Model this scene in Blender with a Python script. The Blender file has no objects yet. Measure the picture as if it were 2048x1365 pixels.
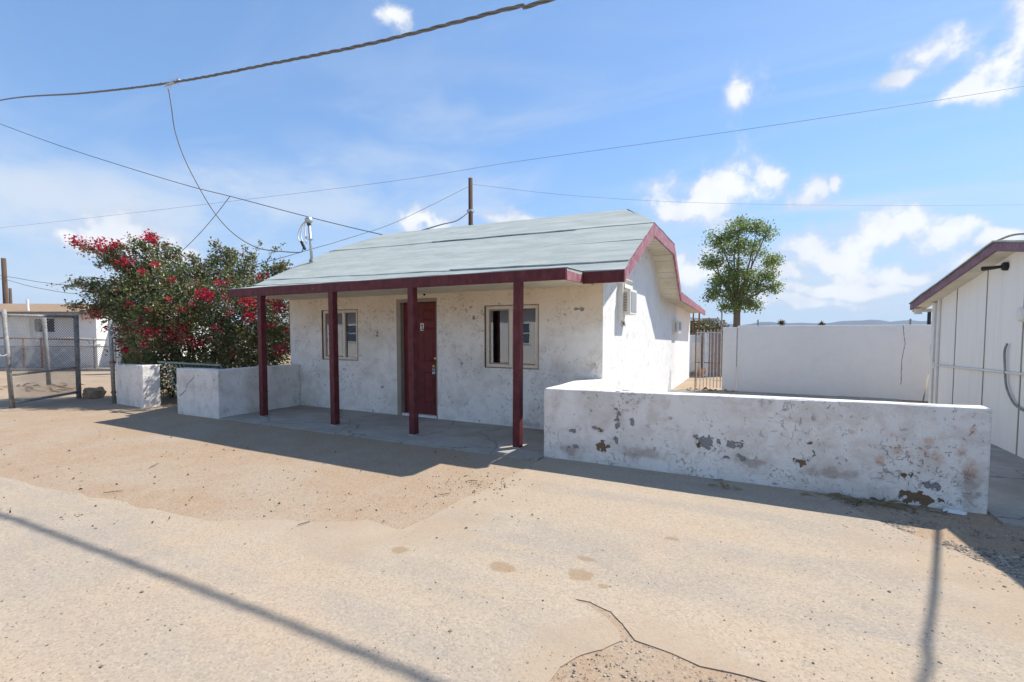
import bpy, math, random
from mathutils import Vector, Matrix, noise as MN
random.seed(7)
scn = bpy.context.scene
col = scn.collection
PI = math.pi

# ------------------------------------------------------------------ camera
# world axes: +X along the house front, +Y from the house front to its back
F_PX, CU, CAM_H = 943.0, 1024.0, 1.5
PITCH = math.radians(2.84)
YAW = math.atan2(F_PX, 1830.0)
PV = 667.0 + F_PX * math.tan(PITCH)
cam = bpy.data.cameras.new('camera')
cam.sensor_width = 36.0
cam.lens = F_PX / 2048.0 * 36.0
cam.shift_y = (PV - 682.5) / 2048.0
cam.clip_start = 0.05
cam.clip_end = 20000.0
camo = bpy.data.objects.new('camera', cam)
camo.location = (0, 0, CAM_H)
camo.rotation_euler = (PI / 2 - PITCH, 0, YAW)
col.objects.link(camo)
scn.camera = camo
scn.view_settings.view_transform = 'Standard'
scn.view_settings.look = 'None'
scn.view_settings.exposure = 1.05
scn.view_settings.gamma = 1.0
scn.view_settings.use_curve_mapping = False
scn.cycles.max_bounces = 6
scn.cycles.diffuse_bounces = 3
scn.cycles.glossy_bounces = 3
scn.cycles.transparent_max_bounces = 8
SUN_STRENGTH = 3.4
SKY_STRENGTH = 0.15
SUN = Vector((0.53, 0.69, 1.0)).normalized()
SUN_EL = math.asin(SUN.z)
SUN_ROT = math.atan2(SUN.x, SUN.y)

cY, sY, cP, sP = math.cos(YAW), math.sin(YAW), math.cos(PITCH), math.sin(PITCH)
def ray(u, v):
    X = (u - CU) / F_PX; dz = (PV - v) / F_PX
    Y = cP + sP * dz; Z = -sP + cP * dz
    return Vector((cY * X - sY * Y, sY * X + cY * Y, Z))
def at_z(u, v, z=0.0):
    q = ray(u, v); return Vector((0, 0, CAM_H)) + q * ((z - CAM_H) / q.z)
def at_x(u, v, x):
    q = ray(u, v); return Vector((0, 0, CAM_H)) + q * (x / q.x)
def at_y(u, v, y):
    q = ray(u, v); return Vector((0, 0, CAM_H)) + q * (y / q.y)
def at_d(u, v, dist):                     # horizontal depth in metres along the view
    q = ray(u, v); dep = -sY * q.x + cY * q.y
    return Vector((0, 0, CAM_H)) + q * (dist / dep)

# ------------------------------------------------------------------ node helpers
def setin(nt, sock, val):
    if isinstance(val, bpy.types.NodeSocket): nt.links.new(val, sock)
    elif val is not None: sock.default_value = val
def M(nt, op, a, b=None, c=None, clamp=False):
    n = nt.nodes.new('ShaderNodeMath'); n.operation = op; n.use_clamp = clamp
    setin(nt, n.inputs[0], a); setin(nt, n.inputs[1], b); setin(nt, n.inputs[2], c)
    return n.outputs[0]
def VM(nt, op, a, b=None, scale=None):
    n = nt.nodes.new('ShaderNodeVectorMath'); n.operation = op
    setin(nt, n.inputs[0], a); setin(nt, n.inputs[1], b)
    if scale is not None: setin(nt, n.inputs['Scale'], scale)
    return n.outputs['Value'] if op in ('LENGTH', 'DOT_PRODUCT', 'DISTANCE') else n.outputs[0]
def NZ(nt, vec, scale, detail=4.0, rough=0.55, dist=0.0, out=0):
    n = nt.nodes.new('ShaderNodeTexNoise'); setin(nt, n.inputs['Vector'], vec)
    n.inputs['Scale'].default_value = scale; n.inputs['Detail'].default_value = detail
    n.inputs['Roughness'].default_value = rough; n.inputs['Distortion'].default_value = dist
    return n.outputs[out]
def VOR(nt, vec, scale, feature='F1', out='Distance', rnd=1.0):
    n = nt.nodes.new('ShaderNodeTexVoronoi'); n.feature = feature
    setin(nt, n.inputs['Vector'], vec); n.inputs['Scale'].default_value = scale
    n.inputs['Randomness'].default_value = rnd
    return n.outputs[out]
def MR(nt, v, a, b, c=0.0, d=1.0, smooth=True):
    n = nt.nodes.new('ShaderNodeMapRange'); n.interpolation_type = 'SMOOTHSTEP' if smooth else 'LINEAR'
    setin(nt, n.inputs[0], v)
    for i, x in enumerate((a, b, c, d)): setin(nt, n.inputs[i + 1], x)
    return n.outputs[0]
def MX(nt, fac, a, b, mode='MIX'):
    n = nt.nodes.new('ShaderNodeMix'); n.data_type = 'RGBA'; n.blend_type = mode
    setin(nt, n.inputs[0], fac)
    for s, x in ((n.inputs[6], a), (n.inputs[7], b)):
        if isinstance(x, tuple) and len(x) == 3: x = x + (1.0,)
        setin(nt, s, x)
    return n.outputs[2]
def RAMP(nt, fac, stops):
    n = nt.nodes.new('ShaderNodeValToRGB'); setin(nt, n.inputs[0], fac)
    e = n.color_ramp.elements
    while len(e) < len(stops): e.new(0.5)
    for el, (p, c) in zip(e, stops): el.position = p; el.color = tuple(c) + (1.0,)
    return n.outputs[0]
def POS(nt): return nt.nodes.new('ShaderNodeNewGeometry').outputs['Position']
def RND(nt): return nt.nodes.new('ShaderNodeNewGeometry').outputs['Random Per Island']
def SEP(nt, v):
    n = nt.nodes.new('ShaderNodeSeparateXYZ'); setin(nt, n.inputs[0], v); return n.outputs
def BUMP(nt, h, strength=0.5, dist=0.01):
    n = nt.nodes.new('ShaderNodeBump'); setin(nt, n.inputs['Height'], h)
    n.inputs['Strength'].default_value = strength; n.inputs['Distance'].default_value = dist
    return n.outputs[0]
def new_mat(name):
    m = bpy.data.materials.new(name); m.use_nodes = True
    nt = m.node_tree; p = nt.nodes['Principled BSDF']
    p.inputs['Specular IOR Level'].default_value = 0.3
    return m, nt, p
def simple(name, colr, rough=0.6, metal=0.0, var=0.15, scale=8.0, bump=0.0, bscale=40.0, spec=0.3, stretch=None):
    m, nt, p = new_mat(name)
    pos = POS(nt)
    v = VM(nt, 'MULTIPLY', pos, stretch) if stretch else pos
    n1 = NZ(nt, v, scale, 6.0, 0.6)
    f = MR(nt, n1, 0.25, 0.75, 1.0 - var, 1.0 + var, False)
    c = MX(nt, 1.0, tuple(colr), (1, 1, 1), 'MULTIPLY')
    n = nt.nodes.new('ShaderNodeVectorMath'); n.operation = 'SCALE'
    nt.links.new(c, n.inputs[0]); nt.links.new(f, n.inputs['Scale'])
    nt.links.new(n.outputs[0], p.inputs['Base Color'])
    p.inputs['Roughness'].default_value = rough; p.inputs['Metallic'].default_value = metal
    p.inputs['Specular IOR Level'].default_value = spec
    if bump: nt.links.new(BUMP(nt, NZ(nt, v, bscale, 4.0), bump, 0.01), p.inputs['Normal'])
    return m

# ------------------------------------------------------------------ world: sky with clouds
w = bpy.data.worlds.new('World'); scn.world = w; w.use_nodes = True
nt = w.node_tree
bg = nt.nodes['Background']
sky = nt.nodes.new('ShaderNodeTexSky'); sky.sky_type = 'NISHITA'; sky.sun_disc = False
sky.sun_elevation = SUN_EL; sky.sun_rotation = SUN_ROT
sky.altitude = 400.0; sky.air_density = 1.0; sky.dust_density = 0.1; sky.ozone_density = 1.0
dirv = nt.nodes.new('ShaderNodeTexCoord').outputs['Generated']
sx = SEP(nt, dirv)
warp = VM(nt, 'SCALE', VM(nt, 'SUBTRACT', NZ(nt, dirv, 7.0, 2.0, 0.6, 0.0, 1), (0.5, 0.5, 0.5)), scale=0.10)
dw = VM(nt, 'ADD', dirv, warp)
sw = SEP(nt, dw)
az = M(nt, 'ARCTAN2', sw[0], sw[1]); el = M(nt, 'ARCSINE', M(nt, 'MULTIPLY', sw[2], 1.0, clamp=False))
azel = nt.nodes.new('ShaderNodeCombineXYZ'); nt.links.new(az, azel.inputs[0]); nt.links.new(el, azel.inputs[1])
BLOBS = [(1435, 395, 95, 48), (1512, 352, 48, 40), (1350, 412, 58, 30), (1612, 392, 52, 40), (1672, 368, 20, 20),
         (1790, 478, 110, 36), (1665, 512, 100, 36), (1905, 468, 70, 26), (2020, 488, 70, 22), (1385, 545, 55, 26),
         (1502, 205, 42, 40), (1858, 88, 58, 40), (1800, 142, 46, 22), (1985, 140, 74, 50), (1905, 188, 60, 20),
         (2045, 60, 50, 70), (1028, 428, 42, 20), (852, 446, 60, 20), (128, 478, 32, 24), (245, 468, 80, 36),
         (770, 42, 26, 22), (1700, 572, 200, 18), (1580, 606, 150, 16), (1830, 540, 130, 24), (1560, 545, 90, 20), (330, 500, 60, 18)]
fm = None
for (bu, bv, ru, rv) in BLOBS:
    ru *= 1.12; rv *= 1.15
    q = ray(bu, bv).normalized(); qa = ray(bu + ru, bv).normalized(); qe = ray(bu, bv - rv).normalized()
    a0, e0 = math.atan2(q.x, q.y), math.asin(q.z)
    ra = abs(math.atan2(qa.x, qa.y) - a0); re = abs(math.asin(qe.z) - e0)
    dd = VM(nt, 'LENGTH', VM(nt, 'MULTIPLY', VM(nt, 'SUBTRACT', azel.outputs[0], (a0, e0, 0)), (1 / ra, 1 / re, 0)))
    ff = M(nt, 'SUBTRACT', 1.55, dd)
    fm = ff if fm is None else M(nt, 'MAXIMUM', fm, ff)
fm = M(nt, 'MAXIMUM', fm, -0.6)
# the same sort of cloud elsewhere in the sky
inv = M(nt, 'DIVIDE', 1.0, M(nt, 'MAXIMUM', M(nt, 'ADD', sx[2], 0.12), 0.03))
flat = nt.nodes.new('ShaderNodeCombineXYZ')
nt.links.new(M(nt, 'MULTIPLY', sx[0], inv), flat.inputs[0]); nt.links.new(M(nt, 'MULTIPLY', sx[1], inv), flat.inputs[1])
fwd = M(nt, 'ADD', M(nt, 'MULTIPLY', sx[0], -sY), M(nt, 'MULTIPLY', sx[1], cY))
elsewhere = MR(nt, fwd, 0.45, 0.75, 1.0, 0.0)
gen = MR(nt, NZ(nt, flat.outputs[0], 0.8, 3.0, 0.5), 0.52, 0.75, -0.6, 0.9)
fm = M(nt, 'MAXIMUM', fm, M(nt, 'SUBTRACT', gen, M(nt, 'MULTIPLY', M(nt, 'SUBTRACT', 1.0, elsewhere), 3.0)))
fb = NZ(nt, dirv, 19.0, 7.0, 0.60)
dens = MR(nt, M(nt, 'ADD', fm, M(nt, 'MULTIPLY', M(nt, 'SUBTRACT', fb, 0.5), 3.0)), 0.10, 1.20)
# high thin veil, streaked along one direction, and milky air low down
vs = VM(nt, 'MULTIPLY', flat.outputs[0], (0.55, 1.6, 1.0))
veil = MR(nt, NZ(nt, vs, 0.9, 5.0, 0.6, 1.4), 0.42, 0.78, 0.0, 0.85)
low = MR(nt, sx[2], 0.0, 0.34, 1.0, 0.0)
lowveil = M(nt, 'MULTIPLY', MR(nt, NZ(nt, VM(nt, 'MULTIPLY', dirv, (1.0, 1.0, 4.0)), 3.2, 4.0, 0.6), 0.40, 0.70), M(nt, 'MULTIPLY', low, 0.85))
veil = M(nt, 'MAXIMUM', M(nt, 'MULTIPLY', veil, MR(nt, sx[2], 0.15, 0.55, 0.75, 0.35)), lowveil)
VEILS = [(120, 430, 420, 120, 1.0), (560, 390, 330, 85, 0.75), (860, 235, 130, 60, 0.35), (800, 330, 240, 70, 0.45), (1700, 590, 420, 60, 0.75), (200, 560, 420, 70, 0.7)]
vn = MR(nt, NZ(nt, VM(nt, 'MULTIPLY', dirv, (1.0, 1.0, 2.6)), 4.5, 5.0, 0.62), 0.22, 0.60)
vsum = veil
for (bu, bv, ru, rv, k) in VEILS:
    q = ray(bu, bv).normalized(); qa = ray(bu + ru, bv).normalized(); qe = ray(bu, bv - rv).normalized()
    a0, e0 = math.atan2(q.x, q.y), math.asin(q.z)
    ra = abs(math.atan2(qa.x, qa.y) - a0); re = abs(math.asin(qe.z) - e0)
    dd = VM(nt, 'LENGTH', VM(nt, 'MULTIPLY', VM(nt, 'SUBTRACT', azel.outputs[0], (a0, e0, 0)), (1 / ra, 1 / re, 0)))
    vsum = M(nt, 'MAXIMUM', vsum, M(nt, 'MULTIPLY', MR(nt, dd, 0.35, 1.15, k, 0.0), vn))
veil = vsum
shade = MR(nt, M(nt, 'ADD', M(nt, 'MULTIPLY', NZ(nt, VM(nt, 'ADD', dirv, (0.0, 0.0, 0.02)), 11.0, 2.0, 0.55), 0.7), M(nt, 'MULTIPLY', dens, 0.35)), 0.45, 0.80)
cloudc = MX(nt, shade, (2.15, 2.4, 2.85), (3.4, 3.42, 3.45))
tint = MX(nt, 0.45, MX(nt, 1.0, sky.outputs[0], (0.60, 0.66, 0.72), 'MULTIPLY'), (0.66, 1.32, 2.55))
horiz = MR(nt, sx[2], -0.02, 0.34, 0.75, 0.0)
c1 = MX(nt, horiz, tint, (1.45, 1.9, 2.6))
c2 = MX(nt, M(nt, 'MULTIPLY', veil, 0.88), c1, (2.35, 2.62, 3.0))
c3 = MX(nt, M(nt, 'MULTIPLY', dens, 0.95), c2, cloudc)
nt.links.new(c3, bg.inputs['Color'])
bg.inputs['Strength'].default_value = SKY_STRENGTH
w.cycles.sampling_method = 'MANUAL'; w.cycles.sample_map_resolution = 512

sl = bpy.data.lights.new('sun', 'SUN'); sl.energy = SUN_STRENGTH; sl.angle = math.radians(0.55); sl.color = (1.0, 0.95, 0.87)
so = bpy.data.objects.new('sun', sl); col.objects.link(so)
so.rotation_euler = SUN.to_track_quat('Z', 'Y').to_euler(); so.location = (10, 14, 20)

# ------------------------------------------------------------------ mesh helpers
def wloc(o):
    v = Vector((0, 0, 0))
    while o is not None: v = v + o.location; o = o.parent
    return v
def link(name, me, mat=None, parent=None):
    o = bpy.data.objects.new(name, me); col.objects.link(o)
    if mat is not None:
        for m in (mat if isinstance(mat, (list, tuple)) else [mat]): me.materials.append(m)
    if parent is not None: o.parent = parent
    return o
def tag(o, label=None, cat=None, group=None, kind=None):
    for k, v in (('label', label), ('category', cat), ('group', group), ('kind', kind)):
        if v: o[k] = v
    return o
def thing(name, loc, label, cat, group=None):
    o = bpy.data.objects.new(name, None); o.empty_display_size = 0.2
    o.location = loc; col.objects.link(o)
    return tag(o, label, cat, group)
class MB:
    """collects shapes given in world coordinates"""
    def __init__(s): s.v = []; s.f = []; s.mi = []
    def add(s, vs, fs, mi=0):
        n = len(s.v); s.v += [Vector(p) for p in vs]
        for f in fs: s.f.append(tuple(n + i for i in f)); s.mi.append(mi)
        return s
    def box(s, x0, x1, y0, y1, z0, z1, mat4=None, mi=0):
        vs = [Vector((x, y, z)) for z in (z0, z1) for y in (y0, y1) for x in (x0, x1)]
        if mat4 is not None: vs = [mat4 @ p for p in vs]
        return s.add(vs, [(0, 2, 3, 1), (4, 5, 7, 6), (0, 1, 5, 4), (1, 3, 7, 5), (3, 2, 6, 7), (2, 0, 4, 6)], mi)
    def beam(s, p, q, wd, ht, up=(0, 0, 1), mi=0):
        p = Vector(p); q = Vector(q); t = (q - p).normalized(); up = Vector(up)
        sd = t.cross(up)
        if sd.length < 1e-4: sd = Vector((1, 0, 0))
        sd.normalize(); u2 = sd.cross(t)
        vs = []
        for e in (p, q):
            for a, b in ((-1, -1), (1, -1), (1, 1), (-1, 1)): vs.append(e + sd * (a * wd / 2) + u2 * (b * ht / 2))
        return s.add(vs, [(3, 2, 1, 0), (4, 5, 6, 7), (0, 1, 5, 4), (1, 2, 6, 5), (2, 3, 7, 6), (3, 0, 4, 7)], mi)
    def tube(s, pts, r, n=8, cap=True, mi=0):
        pts = [Vector(p) for p in pts]; k = len(pts); base = len(s.v)
        rs = r if isinstance(r, (list, tuple)) else [r] * k
        t0 = (pts[1] - pts[0]).normalized()
        ref = Vector((0, 0, 1)) if abs(t0.z) < 0.9 else Vector((1, 0, 0))
        sd = t0.cross(ref).normalized()
        for i, p in enumerate(pts):
            t = (pts[min(i + 1, k - 1)] - pts[max(i - 1, 0)]).normalized()
            sd = sd - t * sd.dot(t)
            sd.normalize(); u2 = t.cross(sd)
            for j in range(n):
                an = 2 * PI * j / n
                s.v.append(p + sd * (math.cos(an) * rs[i]) + u2 * (math.sin(an) * rs[i]))
        for i in range(k - 1):
            for j in range(n):
                a = base + i * n + j; b = base + i * n + (j + 1) % n
                s.f.append((a, b, b + n, a + n)); s.mi.append(mi)
        if cap:
            s.f.append(tuple(base + j for j in reversed(range(n)))); s.mi.append(mi)
            s.f.append(tuple(base + (k - 1) * n + j for j in range(n))); s.mi.append(mi)
        return s
    def prism(s, poly, ext, mi=0):
        """poly: planar loop of 3D points; ext: extrusion vector"""
        n = len(poly); ext = Vector(ext); poly = [Vector(p) for p in poly]
        nr = Vector((0, 0, 0))
        for i in range(n): nr += poly[i].cross(poly[(i + 1) % n])
        if nr.dot(ext) > 0: poly = poly[::-1]
        vs = poly + [p + ext for p in poly]
        fs = [tuple(range(n)), tuple(reversed(range(n, 2 * n)))]
        for i in range(n):
            j = (i + 1) % n; fs.append((i, i + n, j + n, j))
        return s.add(vs, fs, mi)
    def lathe(s, c, axis, prof, n=14, mi=0):
        """prof: (distance along axis, radius)"""
        c = Vector(c); ax = Vector(axis).normalized()
        rs = [max(r, 1e-4) for _, r in prof]
        sd = ax.cross(Vector((0, 0, 1)) if abs(ax.z) < 0.9 else Vector((1, 0, 0))).normalized(); u2 = ax.cross(sd)
        base = len(s.v)
        for (h, _), r in zip(prof, rs):
            for j in range(n):
                an = 2 * PI * j / n; s.v.append(c + ax * h + sd * (math.cos(an) * r) + u2 * (math.sin(an) * r))
        for i in range(len(prof) - 1):
            for j in range(n):
                a = base + i * n + j; b = base + i * n + (j + 1) % n
                s.f.append((a, b, b + n, a + n)); s.mi.append(mi)
        s.f.append(tuple(base + j for j in reversed(range(n)))); s.mi.append(mi)
        s.f.append(tuple(base + (len(prof) - 1) * n + j for j in range(n))); s.mi.append(mi)
        return s
    def build(s, name, mat, parent=None, smooth=False, bevel=0.0, loc=None):
        if parent is None:
            if loc is None:
                xs = [p.x for p in s.v]; ys = [p.y for p in s.v]; zs = [p.z for p in s.v]
                loc = ((min(xs) + max(xs)) / 2, (min(ys) + max(ys)) / 2, min(zs))
            off = Vector(loc)
        else: off = wloc(parent)
        me = bpy.data.meshes.new(name)
        me.from_pydata([tuple(p - off) for p in s.v], [], s.f)
        if any(s.mi): me.polygons.foreach_set('material_index', s.mi)
        if smooth: me.polygons.foreach_set('use_smooth', [True] * len(me.polygons))
        me.update()
        o = link(name, me, mat, parent)
        if parent is None: o.location = off
        if bevel:
            b = o.modifiers.new('bevel', 'BEVEL'); b.width = bevel; b.segments = 2; b.limit_method = 'ANGLE'
        return o
def fbm(x, y, z=0.0, o=4): return MN.fractal((x, y, z), 1.0, 2.0, o)
def interp(tab, x):
    if x <= tab[0][0]: return tab[0][1:]
    for p, q in zip(tab, tab[1:]):
        if x <= q[0]:
            t = (x - p[0]) / (q[0] - p[0]); return tuple(p[i] * (1 - t) + q[i] * t for i in range(1, len(p)))
    return tab[-1][1:]
def smooth_path(pts, n):
    """Catmull-Rom through pts"""
    pts = [Vector(p) for p in pts]; out = []
    P = [pts[0] * 2 - pts[1]] + pts + [pts[-1] * 2 - pts[-2]]
    for i in range(1, len(P) - 2):
        for k in range(n):
            t = k / n; a, b, c, d = P[i - 1], P[i], P[i + 1], P[i + 2]
            out.append(0.5 * (2 * b + (c - a) * t + (2 * a - 5 * b + 4 * c - d) * t * t + (3 * b - a - 3 * c + d) * t ** 3))
    out.append(pts[-1]); return out
def jitter_line(p, q, step, amp, seed=0.0, keep_ends=True):
    p = Vector(p); q = Vector(q); L = (q - p).length; n = max(2, int(L / step)); nrm = Vector((-(q - p).y, (q - p).x, 0)).normalized()
    out = []
    for i in range(n):
        t = i / n; s = p + (q - p) * t
        k = amp * (fbm(s.x * 2.2 + seed, s.y * 2.2, 0, 5))
        if keep_ends: k *= min(1.0, 6 * t, 6 * (1 - t))
        out.append(s + nrm * k)
    return out

# ------------------------------------------------------------------ materials
def patch_mask(nt, pos, plist, rough_scale=9.0, amp=0.9):
    nz = M(nt, 'MULTIPLY', M(nt, 'SUBTRACT', NZ(nt, pos, rough_scale, 5.0, 0.62), 0.5), amp * 4)
    best = None
    for (c, r) in plist:
        d = VM(nt, 'LENGTH', VM(nt, 'DIVIDE', VM(nt, 'SUBTRACT', pos, tuple(c)), tuple(r)))
        d = M(nt, 'SUBTRACT', 1.0, d)
        best = d if best is None else M(nt, 'MAXIMUM', best, d)
    best = M(nt, 'MAXIMUM', best, -1.5)
    return M(nt, 'ADD', best, nz)
def stucco(name, base=(0.85, 0.815, 0.745), marks=1.0, dirt=0.35, dirtc=(0.50, 0.43, 0.34), streak=False, chips=(), brown=(), stains=(), cracks=(), warm=0.0, bump=0.6):
    m, nt, p = new_mat(name); pos = POS(nt)
    wv = VM(nt, 'ADD', pos, VM(nt, 'SCALE', VM(nt, 'SUBTRACT', NZ(nt, pos, 5.0, 4.0, 0.6, 0.0, 1), (0.5, 0.5, 0.5)), scale=0.22))
    big = NZ(nt, pos, 1.1, 4.0, 0.6); mid = NZ(nt, pos, 4.5, 5.0, 0.6, 0.6); fine = NZ(nt, pos, 32.0, 3.0, 0.6)
    c = MX(nt, MR(nt, mid, 0.40, 0.72, 0.0, dirt), tuple(base), tuple(dirtc))
    c = MX(nt, MR(nt, big, 0.45, 0.75, 0.0, dirt * 0.9), c, tuple(x * 0.85 for x in dirtc))
    if warm:
        z = SEP(nt, pos)[2]
        c = MX(nt, M(nt, 'MULTIPLY', MR(nt, M(nt, 'ADD', z, M(nt, 'MULTIPLY', big, 0.8)), 1.75, 2.5), warm), c, (0.74, 0.60, 0.42))
    # trowel curls and chipped paint lines
    if streak:
        sv = VM(nt, 'MULTIPLY', wv, (9.0, 9.0, 1.6))
        lines = MR(nt, NZ(nt, sv, 3.2, 5.0, 0.65), 0.555, 0.66)
        clump = MR(nt, NZ(nt, pos, 2.4, 4.0), 0.33, 0.60)
        mk = M(nt, 'MULTIPLY', lines, clump)
        hgt = M(nt, 'ADD', NZ(nt, sv, 2.0, 6.0, 0.6), M(nt, 'MULTIPLY', lines, -0.6))
    else:
        ed = VOR(nt, wv, 12.0, 'DISTANCE_TO_EDGE')
        ln = MR(nt, ed, 0.010, 0.050, 1.0, 0.0)
        ln = M(nt, 'MULTIPLY', ln, MR(nt, NZ(nt, pos, 21.0, 2.0), 0.51, 0.57))
        clump = MR(nt, NZ(nt, pos, 2.6, 4.0, 0.6), 0.43, 0.66)
        spk = M(nt, 'MULTIPLY', MR(nt, NZ(nt, wv, 26.0, 3.0), 0.63, 0.69), MR(nt, NZ(nt, pos, 3.3, 3.0), 0.42, 0.62))
        mk = M(nt, 'MAXIMUM', M(nt, 'MULTIPLY', ln, clump), spk)
        hgt = M(nt, 'ADD', M(nt, 'ADD', M(nt, 'MULTIPLY', NZ(nt, wv, 9.0, 5.0, 0.6), 0.9), M(nt, 'MULTIPLY', fine, 0.25)), M(nt, 'MULTIPLY', mk, -0.5))
    c = MX(nt, M(nt, 'MULTIPLY', mk, 0.62 * marks, clamp=True), c, (0.24, 0.20, 0.165))
    if stains:
        for sc, sp in stains:
            k = patch_mask(nt, pos, sp, 9.0, 0.8)
            c = MX(nt, MR(nt, k, 0.0, 1.0, 0.0, 0.55), c, sc)
    for lst, cc, th in ((chips, (0.27, 0.26, 0.255), 0.18), (brown, (0.20, 0.13, 0.075), 0.15)):
        if lst:
            k = patch_mask(nt, pos, lst, 16.0, 1.3)
            km = MR(nt, k, th, th + 0.14)
            c = MX(nt, km, c, cc)
            hgt = M(nt, 'ADD', hgt, M(nt, 'MULTIPLY', km, -0.8))
    for (pts, axis, wd) in cracks:      # pts: (coordinate, z) polyline
        wp = VM(nt, 'ADD', pos, VM(nt, 'SCALE', VM(nt, 'SUBTRACT', NZ(nt, pos, 16.0, 4.0, 0.6, 0.0, 1), (0.5, 0.5, 0.5)), scale=0.05))
        s = SEP(nt, wp)
        best = None
        for (x0, z0), (x1, z1) in zip(pts, pts[1:]):
            L2 = (x1 - x0) ** 2 + (z1 - z0) ** 2
            tx = M(nt, 'MULTIPLY', M(nt, 'SUBTRACT', s[axis], x0), (x1 - x0) / L2)
            t = M(nt, 'ADD', tx, M(nt, 'MULTIPLY', M(nt, 'SUBTRACT', s[2], z0), (z1 - z0) / L2), clamp=True)
            dx = M(nt, 'SUBTRACT', s[axis], M(nt, 'ADD', M(nt, 'MULTIPLY', t, x1 - x0), x0))
            dz = M(nt, 'SUBTRACT', s[2], M(nt, 'ADD', M(nt, 'MULTIPLY', t, z1 - z0), z0))
            d = M(nt, 'SQRT', M(nt, 'ADD', M(nt, 'MULTIPLY', dx, dx), M(nt, 'MULTIPLY', dz, dz)))
            best = d if best is None else M(nt, 'MINIMUM', best, d)
        km = MR(nt, best, wd * 0.5, wd, 1.0, 0.0)
        c = MX(nt, km, c, (0.26, 0.23, 0.20)); hgt = M(nt, 'ADD', hgt, M(nt, 'MULTIPLY', km, -0.6))
    nt.links.new(c, p.inputs['Base Color'])
    p.inputs['Roughness'].default_value = 0.9; p.inputs['Specular IOR Level'].default_value = 0.15
    nt.links.new(BUMP(nt, hgt, bump, 0.02), p.inputs['Normal'])
    return m

def maroon(name, base, fade):
    m, nt, p = new_mat(name); pos = POS(nt)
    g = NZ(nt, VM(nt, 'MULTIPLY', pos, (1.5, 1.5, 1.0)), 7.0, 6.0, 0.6)
    c = MX(nt, MR(nt, g, 0.35, 0.7), base, fade)
    chip = MR(nt, NZ(nt, pos, 24.0, 4.0, 0.6), 0.735, 0.75)
    c = MX(nt, MR(nt, NZ(nt, VM(nt, 'MULTIPLY', pos, (1.0, 1.0, 0.25)), 30.0, 3.0), 0.52, 0.75, 0.0, 0.5), c, tuple(x * 1.5 for x in fade))
    c = MX(nt, M(nt, 'MULTIPLY', chip, 0.8), c, (0.42, 0.33, 0.30))
    nt.links.new(c, p.inputs['Base Color']); p.inputs['Roughness'].default_value = 0.55
    nt.links.new(BUMP(nt, NZ(nt, VM(nt, 'MULTIPLY', pos, (3, 3, 1)), 40.0, 4.0), 0.25, 0.004), p.inputs['Normal'])
    return m
MAT = {}
MAT['maroon'] = maroon('maroon_paint', (0.088, 0.014, 0.017), (0.135, 0.029, 0.032))
MAT['rake'] = maroon('sunlit_maroon_paint', (0.25, 0.085, 0.105), (0.40, 0.20, 0.225))  # paler copy of the maroon: sunlight on the boards is put into the colour
MAT['door'] = maroon('door_paint', (0.125, 0.018, 0.018), (0.15, 0.028, 0.026))
MAT['mauve'] = maroon('mauve_paint', (0.16, 0.075, 0.095), (0.24, 0.13, 0.155))

def roofing():
    m, nt, p = new_mat('roll_roofing'); pos = POS(nt)
    gr = NZ(nt, pos, 120.0, 3.0, 0.75); bl = NZ(nt, VM(nt, 'MULTIPLY', pos, (0.6, 2.0, 1.0)), 2.2, 6.0, 0.62)
    c = MX(nt, MR(nt, bl, 0.36, 0.64), (0.40, 0.43, 0.39), (0.50, 0.52, 0.475))
    c = MX(nt, MR(nt, gr, 0.35, 0.7, 0.0, 0.55), c, (0.31, 0.335, 0.305))
    st = MR(nt, NZ(nt, VM(nt, 'MULTIPLY', pos, (0.25, 5.0, 5.0)), 2.5, 5.0), 0.60, 0.74, 0.0, 0.5)
    c = MX(nt, st, c, (0.27, 0.295, 0.27))
    rs = MR(nt, NZ(nt, pos, 5.0, 5.0), 0.72, 0.80, 0.0, 0.5)
    c = MX(nt, rs, c, (0.33, 0.27, 0.18))
    nt.links.new(c, p.inputs['Base Color']); p.inputs['Roughness'].default_value = 0.95
    p.inputs['Specular IOR Level'].default_value = 0.1
    nt.links.new(BUMP(nt, M(nt, 'ADD', M(nt, 'MULTIPLY', bl, 1.5), M(nt, 'MULTIPLY', gr, 0.25)), 0.5, 0.02), p.inputs['Normal'])
    return m
MAT['roofing'] = roofing()
MAT['soffit'] = simple('cream_soffit_paint', (0.66, 0.60, 0.48), 0.7, var=0.16, scale=3.0, bump=0.15)
MAT['offwhite'] = simple('off_white_paint', (0.74, 0.72, 0.66), 0.6, var=0.08, scale=4.0, bump=0.1)
MAT['vinyl'] = simple('aged_vinyl', (0.70, 0.63, 0.52), 0.5, var=0.1, scale=6.0)
MAT['caulk'] = simple('brown_caulk', (0.30, 0.185, 0.11), 0.8, var=0.35, scale=14.0)
MAT['jamb'] = simple('taupe_jamb', (0.30, 0.26, 0.205), 0.6, var=0.15, scale=6.0)
MAT['screen'] = simple('insect_screen', (0.055, 0.06, 0.065), 0.8, var=0.1)
MAT['dark'] = simple('dark_interior', (0.05, 0.047, 0.045), 0.9)
MAT['curtain'] = simple('grey_blind', (0.17, 0.20, 0.25), 0.9, var=0.2, scale=20.0, stretch=(1, 1, 0.1))
MAT['brass'] = simple('brass', (0.72, 0.52, 0.22), 0.28, 1.0, var=0.1)
MAT['galv'] = simple('galvanised_steel', (0.50, 0.52, 0.53), 0.42, 0.75, var=0.16, scale=12.0)
MAT['oldpipe'] = simple('weathered_pipe', (0.27, 0.265, 0.25), 0.7, 0.2, var=0.4, scale=14.0, bump=0.2)
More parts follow.
